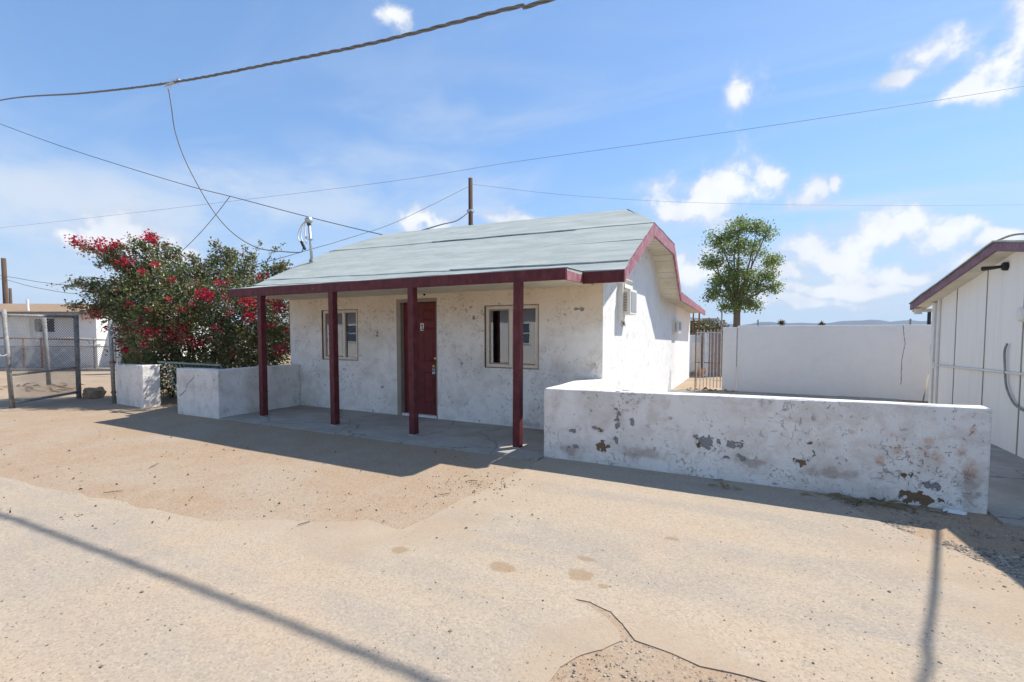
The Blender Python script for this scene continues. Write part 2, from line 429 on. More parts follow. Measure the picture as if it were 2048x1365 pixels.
MAT['rust'] = simple('rusty_iron', (0.27, 0.125, 0.06), 0.85, 0.1, var=0.4, scale=16.0, bump=0.2)
MAT['black'] = simple('black_plastic', (0.022, 0.022, 0.024), 0.5, var=0.15)
MAT['greeniron'] = simple('dark_green_iron', (0.14, 0.20, 0.19), 0.35, 0.2, var=0.3, scale=20.0)
MAT['wire'] = simple('weathered_cable', (0.20, 0.19, 0.175), 0.7, 0.1, var=0.2, scale=9.0)
MAT['darkwire'] = simple('dark_cable', (0.055, 0.06, 0.065), 0.6, 0.0, var=0.2)
MAT['pole'] = simple('creosoted_wood', (0.105, 0.070, 0.050), 0.9, var=0.3, scale=3.0, bump=0.4, bscale=10.0, stretch=(6, 6, 0.5))
MAT['bark'] = simple('bark', (0.175, 0.135, 0.105), 0.9, var=0.35, scale=9.0, bump=0.6, bscale=18.0, stretch=(2, 2, 0.5))
MAT['rock'] = simple('tan_rock', (0.32, 0.225, 0.14), 0.9, var=0.3, scale=5.0, bump=0.7, bscale=9.0)
MAT['gravel'] = None

def pebbles():
    m, nt, p = new_mat('gravel_stone')
    c = RAMP(nt, RND(nt), [(0.0, (0.12, 0.10, 0.088)), (0.3, (0.20, 0.17, 0.14)), (0.65, (0.31, 0.25, 0.19)), (1.0, (0.46, 0.39, 0.31))])
    nt.links.new(c, p.inputs['Base Color']); p.inputs['Roughness'].default_value = 0.9
    return m
MAT['gravel'] = pebbles()
def leafmat(name, stops, transl=0.35, rough=0.45, spec=0.4):
    m, nt, p = new_mat(name)
    c = RAMP(nt, RND(nt), stops)
    nt.links.new(c, p.inputs['Base Color']); p.inputs['Roughness'].default_value = rough
    p.inputs['Specular IOR Level'].default_value = spec
    tr = nt.nodes.new('ShaderNodeBsdfTranslucent'); nt.links.new(c, tr.inputs[0])
    mx = nt.nodes.new('ShaderNodeMixShader'); mx.inputs[0].default_value = transl
    nt.links.new(p.outputs[0], mx.inputs[1]); nt.links.new(tr.outputs[0], mx.inputs[2])
    nt.links.new(mx.outputs[0], nt.nodes['Material Output'].inputs[0])
    return m
MAT['leaf'] = leafmat('bougainvillea_leaf', [(0.0, (0.055, 0.10, 0.026)), (0.3, (0.115, 0.175, 0.046)), (0.6, (0.21, 0.25, 0.085)), (0.8, (0.27, 0.20, 0.11)), (0.92, (0.20, 0.075, 0.062)), (1.0, (0.30, 0.25, 0.13))], 0.38, 0.36, 0.5)
MAT['bract'] = leafmat('magenta_bract', [(0.0, (0.36, 0.010, 0.038)), (0.5, (0.52, 0.017, 0.058)), (0.85, (0.64, 0.045, 0.09)), (1.0, (0.55, 0.16, 0.16))], 0.4, 0.6, 0.2)
MAT['treeleaf'] = leafmat('tree_leaf', [(0.0, (0.08, 0.14, 0.035)), (0.4, (0.165, 0.26, 0.07)), (0.8, (0.27, 0.33, 0.10)), (1.0, (0.28, 0.23, 0.09))], 0.5)
MAT['scrub'] = leafmat('scrub_leaf', [(0.0, (0.055, 0.065, 0.025)), (0.6, (0.12, 0.125, 0.05)), (1.0, (0.21, 0.175, 0.09))], 0.3)
MAT['straw'] = leafmat('dry_straw', [(0.0, (0.22, 0.17, 0.09)), (1.0, (0.44, 0.36, 0.22))], 0.2, 0.7, 0.2)
MAT['litter'] = leafmat('dry_litter', [(0.0, (0.09, 0.065, 0.045)), (0.7, (0.18, 0.135, 0.09)), (1.0, (0.34, 0.28, 0.20))], 0.1, 0.8, 0.2)

def glassmat(ior=2.0, tint=(0.75, 0.8, 0.85)):
    m = bpy.data.materials.new('window_glass'); m.use_nodes = True; nt = m.node_tree; nt.nodes.remove(nt.nodes['Principled BSDF'])
    gl = nt.nodes.new('ShaderNodeBsdfGlossy'); gl.inputs['Roughness'].default_value = 0.01
    tr = nt.nodes.new('ShaderNodeBsdfTransparent'); tr.inputs[0].default_value = tint + (1,)
    fr = nt.nodes.new('ShaderNodeFresnel'); fr.inputs[0].default_value = ior
    pos = POS(nt)
    nt.links.new(BUMP(nt, NZ(nt, pos, 2.5, 2.0), 0.015, 0.02), gl.inputs['Normal'])
    mx = nt.nodes.new('ShaderNodeMixShader'); nt.links.new(fr.outputs[0], mx.inputs[0])
    nt.links.new(tr.outputs[0], mx.inputs[1]); nt.links.new(gl.outputs[0], mx.inputs[2])
    nt.links.new(mx.outputs[0], nt.nodes['Material Output'].inputs[0])
    return m
MAT['glass'] = glassmat(2.6)

def ground_mat(name, kind):
    m, nt, p = new_mat(name); pos = POS(nt)
    agg = NZ(nt, pos, 130.0, 3.0, 0.7); agg2 = VOR(nt, pos, 95.0, 'F1', 'Color'); sp = SEP(nt, agg2)[0]
    big = NZ(nt, pos, 0.55, 4.0, 0.6, 0.4); mid = NZ(nt, pos, 2.6, 5.0, 0.62)
    lane = NZ(nt, VM(nt, 'MULTIPLY', pos, (0.28, 1.7, 1.0)), 1.3, 4.0, 0.6)
    if kind == 'asphalt':
        c = MX(nt, MR(nt, lane, 0.40, 0.62), (0.41, 0.325, 0.235), (0.35, 0.295, 0.235))
        c = MX(nt, MR(nt, mid, 0.42, 0.70, 0.0, 0.6), c, (0.425, 0.35, 0.265))
        c = MX(nt, MR(nt, NZ(nt, pos, 1.3, 4.0, 0.6), 0.55, 0.72, 0.0, 0.5), c, (0.33, 0.283, 0.235))
        c = MX(nt, MR(nt, big, 0.50, 0.66, 0.0, 0.6), c, (0.44, 0.33, 0.23))
        c = MX(nt, MR(nt, sp, 0.62, 0.97, 0.0, 0.36), c, (0.21, 0.175, 0.14))
        c = MX(nt, MR(nt, sp, 0.0, 0.25, 0.32, 0.0), c, (0.54, 0.445, 0.34))
        xy = SEP(nt, pos)
        drift = NZ(nt, pos, 1.7, 6.0, 0.65)
        e1 = M(nt, 'MULTIPLY', MR(nt, xy[1], 1.5, 2.6, 0.0, 1.0), MR(nt, xy[0], -2.2, -1.2, 1.0, 0.0))
        e2 = M(nt, 'MULTIPLY', MR(nt, xy[0], -2.35, -1.9, 0.45, 0.0), MR(nt, xy[1], 5.2, 4.0, 0.6, 1.0))
        e3 = MR(nt, VM(nt, 'LENGTH', VM(nt, 'SUBTRACT', pos, (1.6, 4.0, 0.0))), 0.5, 1.9, 1.0, 0.0)
        e4 = MR(nt, VM(nt, 'LENGTH', VM(nt, 'SUBTRACT', pos, (-0.35, 1.9, 0.0))), 0.35, 1.0, 1.0, 0.0)
        ee = M(nt, 'MAXIMUM', M(nt, 'MAXIMUM', e1, e2), M(nt, 'MAXIMUM', e3, e4))
        dust = MR(nt, M(nt, 'ADD', ee, M(nt, 'MULTIPLY', M(nt, 'SUBTRACT', drift, 0.5), 1.6)), 0.50, 1.15, 0.0, 0.8)
        c = MX(nt, dust, c, MX(nt, MR(nt, mid, 0.32, 0.68), (0.375, 0.278, 0.190), (0.405, 0.318, 0.230)))
        spots = [(at_z(u, v), (rx, ry, 1)) for u, v, rx, ry in ((800, 1103, .07, .06), (1003, 1137, .11, .07), (1160, 1152, .09, .09), (1172, 1120, .08, .035), (1345, 1080, .05, .03), (1205, 1175, .04, .03))]
        k = patch_mask(nt, pos, spots, 12.0, 0.3)
        c = MX(nt, MR(nt, k, 0.0, 0.35, 0.0, 0.6), c, (0.27, 0.18, 0.095))
        hg = M(nt, 'ADD', M(nt, 'MULTIPLY', sp, 0.35), M(nt, 'MULTIPLY', mid, 0.8)); bs = 0.5
    elif kind == 'dirt':
        c = MX(nt, MR(nt, mid, 0.32, 0.68), (0.352, 0.246, 0.160), (0.378, 0.286, 0.20))
        c = MX(nt, MR(nt, big, 0.45, 0.68, 0.0, 0.7), c, (0.385, 0.312, 0.235))
        c = MX(nt, MR(nt, sp, 0.70, 0.98, 0.0, 0.5), c, (0.16, 0.125, 0.095))
        c = MX(nt, M(nt, 'MULTIPLY', MR(nt, agg, 0.52, 0.75, 0.0, 0.6), MR(nt, mid, 0.4, 0.6)), c, (0.21, 0.165, 0.125))
        c = MX(nt, MR(nt, sp, 0.0, 0.18, 0.4, 0.0), c, (0.48, 0.40, 0.31))
        hg = M(nt, 'ADD', M(nt, 'MULTIPLY', agg, 0.4), M(nt, 'MULTIPLY', mid, 1.2)); bs = 0.6
    else:
        c = MX(nt, MR(nt, mid, 0.3, 0.7), (0.34, 0.305, 0.255), (0.42, 0.385, 0.335))
        c = MX(nt, MR(nt, big, 0.5, 0.7, 0.0, 0.6), c, (0.29, 0.24, 0.185))
        c = MX(nt, MR(nt, sp, 0.75, 1.0, 0.0, 0.35), c, (0.18, 0.165, 0.15))
        ck = MR(nt, VOR(nt, VM(nt, 'ADD', pos, VM(nt, 'SCALE', NZ(nt, pos, 3.0, 5.0, 0.6, 0.0, 1), scale=0.25)), 0.7, 'DISTANCE_TO_EDGE'), 0.002, 0.008, 1.0, 0.0)
        c = MX(nt, M(nt, 'MULTIPLY', ck, 0.6), c, (0.12, 0.105, 0.09))
        hg = M(nt, 'ADD', M(nt, 'MULTIPLY', agg, 0.25), M(nt, 'MULTIPLY', mid, 0.6)); bs = 0.35
    nt.links.new(c, p.inputs['Base Color']); p.inputs['Roughness'].default_value = 0.93
    p.inputs['Specular IOR Level'].default_value = 0.15
    nt.links.new(BUMP(nt, hg, bs, 0.012), p.inputs['Normal'])
    return m
MAT['asphalt'] = ground_mat('dusty_asphalt', 'asphalt')
MAT['dirt'] = ground_mat('desert_dirt', 'dirt')
MAT['concrete'] = ground_mat('old_concrete', 'concrete')

# ------------------------------------------------------------------ ground
def axis_lines(lo, hi, step):
    a = []; x = lo
    while x <= hi + 1e-6: a.append(x); x += step
    e = [hi + 1, hi + 3, hi + 8, hi + 20, hi + 60, hi + 200, hi + 1000, 4300]
    b = [lo - 1, lo - 3, lo - 8, lo - 20, lo - 60, lo - 200, lo - 1000, -4300]
    return b[::-1] + a + e
gx, gy = axis_lines(-15.0, 4.0, 0.10), axis_lines(-0.5, 9.0, 0.10)
def dirt_h(x, y):
    # gentle undulation, always below the paving
    if not (-15.01 < x < 4.01 and -0.51 < y < 9.01): return 0.0
    return max(-0.006, min(0.0055, 0.004 * fbm(x * 0.9, y * 0.9, 3.0) + 0.002 * fbm(x * 5, y * 5, 9.0) + 0.0015))
vs = [(x, y, dirt_h(x, y)) for y in gy for x in gx]
nx = len(gx)
fs = [(j * nx + i, j * nx + i + 1, (j + 1) * nx + i + 1, (j + 1) * nx + i) for j in range(len(gy) - 1) for i in range(nx - 1)]
mb = MB(); mb.v = [Vector(v) for v in vs]; mb.f = fs; mb.mi = [0] * len(fs)
tag(mb.build('ground', MAT['dirt'], smooth=True, loc=(0, 0, 0)), kind='structure')

# asphalt sheet: street and driveway, ragged edges, a broken pothole towards the camera
g0, g1, g2, g3 = at_z(1690, 1012), at_z(1800, 1062), at_z(2048, 1165), at_z(2400, 1250)
A = []
A += jitter_line((-60, 2.6, 0), (-14, 2.2, 0), 0.4, 0.08)
A += jitter_line((-14, 2.2, 0), at_z(0, 955), 0.08, 0.06)
A += jitter_line(at_z(0, 955), at_z(400, 1040), 0.05, 0.05)
A += jitter_line(at_z(400, 1040), at_z(640, 1048), 0.05, 0.05)
A += jitter_line(at_z(640, 1048), at_z(735, 1042), 0.04, 0.04)
A += jitter_line(at_z(735, 1042), at_z(801, 1063), 0.04, 0.03)
A += jitter_line(at_z(801, 1063), at_z(1039, 945), 0.04, 0.035, 5.0)
A += jitter_line(at_z(1039, 945), (-2.22, 5.195, 0), 0.05, 0.02)
A += jitter_line((-2.22, 5.195, 0), (0.55, 5.195, 0), 0.2, 0.0)
A += jitter_line((0.55, 5.195, 0), g0, 0.04, 0.05)
A += jitter_line(g0, g1, 0.04, 0.06) + jitter_line(g1, g2, 0.04, 0.07) + jitter_line(g2, g3, 0.05, 0.06)
A += jitter_line(g3, (3.2, 2.6, 0), 0.06, 0.06) + [Vector((60, 2.6, 0)), Vector((60, -4.0, 0)), Vector((1.2, -4.0, 0))]
ph = [at_z(u, v) for u, v in ((1560, 1375), (1480, 1352), (1400, 1335), (1340, 1308), (1270, 1283), (1245, 1250), (1222, 1226), (1180, 1206), (1142, 1198))]
ph2 = [at_z(u, v) for u, v in ((1178, 1214), (1214, 1238), (1234, 1262), (1244, 1284), (1205, 1302), (1160, 1314), (1120, 1337), (1095, 1370))]
A += [Vector((0.55, 1.0, 0))]
for p, q in zip(ph, ph[1:]): A += jitter_line(p, q, 0.02, 0.006, 2.0)
for p, q in zip([ph[-1]] + ph2, ph2): A += jitter_line(p, q, 0.02, 0.006, 4.0)
A += [ph2[-1], Vector((-0.9, 0.6, 0)), Vector((-0.9, -4.0, 0)), Vector((-60, -4.0, 0))]
n = len(A)
bot = [Vector((p.x, p.y, -0.01)) for p in A]; top = [Vector((p.x, p.y, 0.007)) for p in A]
mb = MB(); mb.add(bot + top, [tuple(reversed(range(n, 2 * n)))] + [(i, i + n, (i + 1) % n + n, (i + 1) % n) for i in range(n)])
tag(mb.build('road', MAT['asphalt'], loc=(0, 0, 0)), kind='structure')

# porch slab and the walk beside the shed
S = []
S += jitter_line((-8.30, 4.93, 0), (-2.245, 4.99, 0), 0.06, 0.03) + [Vector((-2.245, 5.0, 0)), Vector((-2.245, 6.63, 0)), Vector((-8.30, 6.63, 0))]
n = len(S)
mb = MB(); mb.add([Vector((p.x, p.y, -0.02)) for p in S] + [Vector((p.x, p.y, 0.022)) for p in S], [tuple(range(n, 2 * n))] + [(i, (i + 1) % n, (i + 1) % n + n, i + n) for i in range(n)])
tag(mb.build('porch_slab', MAT['concrete'], loc=(-5, 5.8, 0)), kind='structure')
mb = MB().box(1.76, 2.90, 4.98, 13.38, -0.02, 0.020)
tag(mb.build('walkway', MAT['concrete']), kind='structure')
mb = MB().box(-1.92, 1.752, 5.42, 13.38, -0.02, 0.014)
tag(mb.build('courtyard_floor', MAT['concrete']), kind='structure')

# ------------------------------------------------------------------ house
XL, XR, YF, YB = -8.58, -1.94, 6.60, 16.72
house = thing('house', (-5.26, 6.6, 0), 'small white stucco house with grey-green roof and maroon porch posts', 'house')
W_L, W_R, DOOR = (-7.63, -6.69, 0.99, 1.945), (-3.89, -2.95, 0.953, 1.935), (-5.735, -4.845, 0.0, 2.105)
MAT['front'] = stucco('front_stucco', marks=1.25, dirt=0.36, warm=0.65, bump=0.8,
                      stains=[((0.36, 0.34, 0.32), [((-3.2, 6.6, 0.08), (0.5, 0.3, 0.07))]), ((0.46, 0.36, 0.25), [((-2.06, 6.6, 1.02), (0.10, 0.3, 0.05))])],
                      chips=[((-6.1, 6.6, 0.55), (0.03, 0.3, 0.05)), ((-6.2, 6.6, 1.5), (0.03, 0.3, 0.06)), ((-4.1, 6.6, 1.75), (0.03, 0.3, 0.03)), ((-2.3, 6.6, 1.85), (0.10, 0.3, 0.03))])
MAT['side'] = stucco('side_stucco', base=(0.80, 0.79, 0.77), marks=0.75, dirt=0.10, streak=True, bump=0.55,
                     brown=[((-1.94, 7.78, 1.66), (0.3, 0.16, 0.05))])
def wall_grid(mb, xs, zs, holes, y, depth):
    """front wall facing -Y with openings and their reveals"""
    xs = sorted(xs); zs = sorted(zs)
    inside = lambda x, z: any(h[0] < x < h[1] and h[2] < z < h[3] for h in holes)
    for x0, x1 in zip(xs, xs[1:]):
        for z0, z1 in zip(zs, zs[1:]):
            if not inside((x0 + x1) / 2, (z0 + z1) / 2):
                mb.add([(x0, y, z0), (x1, y, z0), (x1, y, z1), (x0, y, z1)], [(0, 1, 2, 3)])
    for x0, x1, z0, z1 in holes:
        a = [(x0, y, z0), (x1, y, z0), (x1, y, z1), (x0, y, z1)]; b = [(p[0], y + depth, p[2]) for p in a]
        fs = [(i, i + 4, (i + 1) % 4 + 4, (i + 1) % 4) for i in range(4)]
        mb.add(a + b, fs)
def zroof(x, y):           # upper face of the roof deck
    tilt = 0.13 * (-1.5 - x) / 7.35
    if y <= 9.0: z = 2.30 + 0.505 * (y - 6.0)
    elif y <= 10.05: z = 3.815 - 0.51 * (y - 9.0)
    elif y <= 11.2: z = 3.2795 - 0.775 * (y - 10.05)
    else: z = 2.388 - 0.028 * (y - 11.2)
    return z + tilt
mb = MB()
wall_grid(mb, [XL, W_L[0], W_L[1], DOOR[0], DOOR[1], W_R[0], W_R[1], XR], [0, W_L[2], W_L[3], W_R[2], W_R[3], DOOR[3], 2.5], [W_L, W_R, DOOR], YF, 0.16)
mb.build('front_wall', MAT['front'], house)
for x, nm in ((XR, 'gable_wall'), (XL, 'side_wall')):
    ys = [6.602, 7.94, 10.05, 11.2, YB]
    top = [(6.602, zroof(x, 6.602) - 0.055), (7.94, zroof(x, 7.94) - 0.055), (10.05, zroof(x, 10.05) - 0.055), (11.2, zroof(x, 11.2) - 0.055), (YB, zroof(x, YB) - 0.055)]
    poly = [(x, 6.602, 0), (x, YB, 0)] + [(x, a, b) for a, b in reversed(top)]
    if x == XL: poly = poly[::-1]
    mb = MB(); mb.add(poly, [tuple(range(len(poly)))])
    mb.build(nm, MAT['side'], house)
mb = MB(); mb.add([(XL, YB, 0), (XR, YB, 0), (XR, YB, 2.2), (XL, YB, 2.2)], [(3, 2, 1, 0)]); mb.build('back_wall', MAT['side'], house)
mb = MB().add([(XL + .03, 9.4, 0.0), (XR - .03, 9.4, 0.0), (XR - .03, 9.4, 3.3), (XL + .03, 9.4, 3.3)], [(0, 1, 2, 3)]); mb.build('partition', MAT['dark'], house)

# roof deck
RX0, RX1, HIP = -8.85, -1.50, 0.70
def rp(x, y, dz=0.0): return Vector((x, y, zroof(x, y) + dz))
roof = MB()
DK = (0, 0, -0.05)
roof.prism([rp(RX0, 6.0), rp(RX1, 6.0), rp(RX1, 7.94), rp(RX1 - HIP, 9.0), rp(RX0 + HIP, 9.0), rp(RX0, 7.94)], DK)
roof.prism([rp(RX1 - HIP, 9.0), rp(RX0 + HIP, 9.0), rp(RX0, 10.05), rp(RX1, 10.05)], DK)
roof.prism([rp(RX0, 10.05), rp(RX1, 10.05), rp(RX1, 11.2), rp(RX0, 11.2)], DK)
roof.prism([rp(RX0, 11.2), rp(RX1, 11.2), rp(RX1, 16.55 + .3), rp(RX0, 16.55 + .3)], DK)
roof.prism([rp(RX1, 7.94), rp(RX1, 10.05), rp(RX1 - HIP, 9.0)], DK)
roof.prism([rp(RX0, 7.94), rp(RX0, 10.05), rp(RX0 + HIP, 9.0)], DK)
PX0, PX1 = -8.655, -2.04
pz = lambda x: 2.285 + 0.018 * (-2.04 - x) / 6.6
roof.prism([(PX0, 5.385, pz(PX0)), (PX1, 5.385, pz(PX1)), (PX1, 6.03, zroof(PX1, 6.0) + .001), (PX0, 6.03, zroof(PX0, 6.0) + .001)], (0, 0, -0.04))
roof_o = roof.build('roof', MAT['roofing'], house)
# roofing strips: overlapping courses, slightly wavy, each its own piece
def strip(xa, xb, ya, yb, lift, seed, zf, skew=0.0, parent=roof_o, xr=None, xl=None):
    NX, NY = max(4, int((xb - xa) / 0.16)), 6
    vs = []
    for j in range(NY + 1):
        for i in range(NX + 1):
            t = i / NX; y = ya + (yb - ya) * j / NY
            lo = xa if xl is None else xl(y); hi = xb if xr is None else xr(y)
            lo += skew * j / NY if xl is None else 0; hi += skew * j / NY if xr is None else 0
            x = lo + (hi - lo) * t
            yy = y + (0.018 * fbm(x * 1.3 + seed, 0.3, seed) if j == 0 else 0)
            hh = 0.004 + lift + 0.010 * max(0, fbm(x * 0.8 + seed, yy * 3.0, seed)) + 0.004 * fbm(x * 2.2, yy * 7, seed)
            if j == 0: hh += 0.005 + 0.008 * max(0, fbm(x * 2.1, seed, 1.0))
            vs.append((x, yy, zf(x, yy) + hh))
    n = NX + 1
    fs = [(j * n + i, j * n + i + 1, (j + 1) * n + i + 1, (j + 1) * n + i) for j in range(NY) for i in range(NX)]
    b = len(vs)
    for i in range(n): vs.append((vs[i][0], vs[i][1], vs[i][2] - 0.016))
    fs += [(b + i, b + i + 1, i + 1, i) for i in range(NX)]
    mb = MB(); mb.add(vs, fs); return mb.build('roofing_strip', MAT['roofing'], parent, smooth=False)
hipR = lambda y: RX1 + 0.012 - max(0.0, HIP * (y - 7.94) / 1.06)
hipL = lambda y: RX0 - 0.012 + max(0.0, HIP * (y - 7.94) / 1.06)
courses = [(6.01, 6.33, None), (6.26, 7.16, -4.35), (7.08, 7.98, -3.05), (7.90, 8.58, -5.9), (8.50, 9.0, None)]
for k, (ya, yb, cut) in enumerate(courses):
    lift = 0.006 * (k % 2) + 0.003
    if cut is None: strip(RX0, RX1, ya, yb, lift, k * 3.1, zroof, xr=hipR, xl=hipL)
    else:
        strip(RX0, cut + 0.04, ya, yb, lift, k * 3.1, zroof, 0.28, xl=hipL)
        strip(cut, RX1, ya, yb, lift + 0.014, k * 3.1 + 1.7, zroof, 0.28, xr=hipR)
pf = lambda x, y: pz(x) + (zroof(x, 6.0) - pz(x)) * (y - 5.385) / 0.645
strip(PX0 - .01, PX1 + .01, 5.372, 6.06, 0.002, 20.0, pf)
hz = lambda x, y: zroof(RX1, 7.94) + (zroof(RX1 - HIP, 9.0) - zroof(RX1, 7.94)) * (RX1 - x) / HIP
mb = MB()
hv = []; NH = 8
for i in range(NH + 1):
    x = RX1 + 0.02 - (HIP + .02) * i / NH
    y0 = 7.93 + 1.07 * i / NH; y1 = 10.06 - 1.06 * i / NH
    for j in range(7):
        y = y0 + (y1 - y0) * j / 6; hv.append((x, y, hz(x, y) + 0.02 + 0.012 * fbm(x * 2, y * 2, 5)))
mb.add(hv, [(i * 7 + j, i * 7 + j + 1, (i + 1) * 7 + j + 1, (i + 1) * 7 + j) for i in range(NH) for j in range(6)])
mb.build('roofing_strip', MAT['roofing'], roof_o)

# fascia boards
def board_x(x0, x1, pts_top, pts_bot, mat, nm='fascia_board'):
    poly = [(x0, a, b) for a, b in pts_top] + [(x0, a, b) for a, b in reversed(pts_bot)]
    return MB().prism(poly, (x1 - x0, 0, 0)).build(nm, mat, house)
mb = MB().prism([(PX0, 5.36, 2.160), (PX1, 5.36, 2.147), (PX1, 5.36, pz(PX1) + .002), (PX0, 5.36, pz(PX0) + .002)], (0, 0.045, 0))
tag(mb.build('porch_fascia', MAT['maroon'], house))
MB().box(PX0 + .1, PX1 - .03, 5.405, 5.495, 2.165, 2.255).build('porch_beam', MAT['maroon'], house)
MB().prism([(PX1 - .035, 5.407, 2.147), (PX1 - .035, 6.0, 2.165), (PX1 - .035, 6.0, 2.262), (PX1 - .035, 5.407, 2.262)], (0.037, 0, 0)).build('porch_fascia', MAT['rake'], house)  # end board in the paler maroon with sunlight painted in
MB().prism([(PX0, 5.407, 2.160), (PX0, 6.0, 2.25), (PX0, 6.0, 2.40), (PX0, 5.407, pz(PX0))], (0.035, 0, 0)).build('porch_fascia', MAT['maroon'], house)
MB().box(PX1 + .004, RX1 + .012, 5.975, 6.012, 2.150, 2.302).build('fascia_board', MAT['maroon'], house)
for x0, x1 in ((RX1 - .022, RX1 + .014), (RX0 - .014, RX0 + .022)):
    t = lambda y, d=0.0: (y, zroof(x0, y) + 0.004 + d)
    board_x(x0, x1, [t(6.014), t(7.94)], [t(6.014, -.155), t(7.94, -.20)], MAT['rake'])
    board_x(x0, x1, [t(7.942), (10.048, t(10.05)[1] + .02)], [t(7.942, -.20), (10.048, t(10.05)[1] - .20)], MAT['rake'])
    board_x(x0, x1, [(10.05, t(10.05)[1] + .02), t(11.2)], [(10.05, t(10.05)[1] - .20), t(11.2, -.17)], MAT['rake'])
    board_x(x0 + .004, x1 + .004, [t(11.202, .03), t(16.85, .01)], [t(11.202, -.16), t(16.85, -.14)], MAT['rake'])
# soffit boards under the overhang on the sunny gable
def soffit(ya, yb, off):
    y = ya; k = 0
    while y < yb - 0.02:
        y2 = min(y + 0.135, yb); dz = -0.055 - 0.004 * (k % 3)
        a, b = zroof(RX1, y) + off + dz, zroof(RX1, y2 - 0.008) + off + dz
        MB().prism([(XR - 0.002, y, a), (XR - 0.002, y2 - 0.008, b), (XR - .002, y2 - .008, b + 0.012), (XR - .002, y, a + 0.012)], (RX1 - XR - 0.024, 0, 0)).build('soffit_board', MAT['soffit'], house)
        y = y2; k += 1
soffit(6.62, 7.94, 0.0)
for k in range(15):
    y = 7.945 + k * 0.14; y2 = min(y + .132, 10.05)
    MB().box(XR - .002, RX1 - .024, y, y2, zroof(RX1, 10.05) - 0.105 - .004 * (k % 2), zroof(RX1, 10.05) - 0.092).build('soffit_board', MAT['soffit'], house)
soffit(10.055, 11.19, 0.0); soffit(11.21, 16.8, 0.0)
MB().box(XL + .01, PX1 - .04, 5.50, 6.597, 2.185, 2.200).build('porch_ceiling', MAT['soffit'], house)
MB().box(PX1 - .036, RX1 - .024, 6.015, 6.597, 2.205, 2.220).build('porch_ceiling', MAT['soffit'], house)

# porch posts, each with a metal foot
for k, x in enumerate((-7.765, -5.99, -4.39, -2.70)):
    ln = (0.012, -0.006, -0.004, 0.010)[k]
    mb = MB().prism([(x - .05, 5.35, .034), (x + .05, 5.35, .034), (x + .05, 5.45, .034), (x - .05, 5.45, .034)], (ln, 0, 2.128))
    po = mb.build('post', MAT['maroon'], house, bevel=0.004)
    MB().box(x - .055, x + .055, 5.345, 5.455, .0215, .036).build('post_foot', MAT['galv'], po)

# windows
def window(x0, x1, z0, z1, mid):
    y = YF + 0.018
    wo = MB()
    wo.box(x0, x0 + .055, y, y + .07, z0, z1).box(x1 - .055, x1, y, y + .07, z0, z1)
    wo.box(x0 + .055, x1 - .055, y, y + .07, z0, z0 + .05).box(x0 + .055, x1 - .055, y, y + .07, z1 - .05, z1)
    wf = wo.build('window', MAT['vinyl'], house, bevel=0.004)
    MB().box(mid - .03, mid + .03, y - .006, y + .05, z0 + .05, z1 - .05).build('mullion', MAT['vinyl'], wf, bevel=0.003)
    a, b, c, d = x0 + .055, mid - .03, z0 + .05, z1 - .05
    s = MB(); q = .024
    s.box(a, a + q, y + .012, y + .045, c, d).box(b - q, b, y + .012, y + .045, c, d).box(a + q, b - q, y + .012, y + .045, c, c + q).box(a + q, b - q, y + .012, y + .045, d - q, d)
    s.build('sash', MAT['jamb'], wf)
    MB().box(a + q, b - q, y + .022, y + .026, c + q, d - q).build('pane', MAT['glass'], wf)
    MB().box(mid + .03, x1 - .055, y + .030, y + .034, c, d).build('pane', MAT['glass'], wf)
    k = MB(); t = .010
    for (p0, p1, r0, r1) in ((x0 - t, x0, z0 - t, z1 + t), (x1, x1 + t, z0 - t, z1 + t), (x0, x1, z0 - t, z0), (x0, x1, z1, z1 + t)):
        k.box(p0, p1, YF - .008, YF + .03, r0, r1)
    k.build('caulk_line', MAT['caulk'], wf)
    MB().box(x0 - .05, x1 + .05, YF + .19, YF + .20, z0 - .1, z1 + .1).build('blind', MAT['curtain'], wf)
window(*W_L, -7.06); window(*W_R, -3.43)

# door
d0, d1 = -5.64, -4.868
jm = MB(); jm.box(DOOR[0], d0 - .004, YF - .004, YF + .15, .0, DOOR[3]).box(d1 + .004, DOOR[1], YF - .004, YF + .15, .0, DOOR[3]).box(d0 - .004, d1 + .004, YF - .004, YF + .15, 2.045, DOOR[3])
dr = MB().box(d0, d1, YF + .085, YF + .128, .065, 2.04).build('door', MAT['door'], house, bevel=0.003)
jm.build('door_frame', MAT['jamb'], dr)
MB().box(d0 - .003, d1 + .003, YF + .01, YF + .15, .0, .062).build('threshold', MAT['offwhite'], dr)
for (px0, px1) in ((d0 + .10, d0 + .335), (d1 - .335, d1 - .10)):
    for (pz0, pz1) in ((0.26, 0.82), (1.00, 1.60), (1.72, 1.92)):
        p = MB(); y = YF + .085
        o = [(px0, y - .001, pz0), (px1, y - .001, pz0), (px1, y - .001, pz1), (px0, y - .001, pz1)]
        def ins(dv, yy): return [(px0 + dv, yy, pz0 + dv), (px1 - dv, yy, pz0 + dv), (px1 - dv, yy, pz1 - dv), (px0 + dv, yy, pz1 - dv)]
        rings = [o, ins(.012, y - .009), ins(.028, y - .002), ins(.045, y - .008)]
        vv = sum(rings, [])
        ff = [(r * 4 + i, r * 4 + (i + 1) % 4, (r + 1) * 4 + (i + 1) % 4, (r + 1) * 4 + i) for r in range(3) for i in range(4)] + [(12, 13, 14, 15)]
        p.add(vv, ff); p.build('door_panel', MAT['door'], dr)
MB().lathe((-4.945, YF + .085, 0.93), (0, -1, 0), [(0, .030), (.008, .030), (.012, .012), (.035, .012), (.042, .026), (.058, .029), (.070, .018), (.073, .002)]).build('door_knob', MAT['brass'], dr, smooth=True)
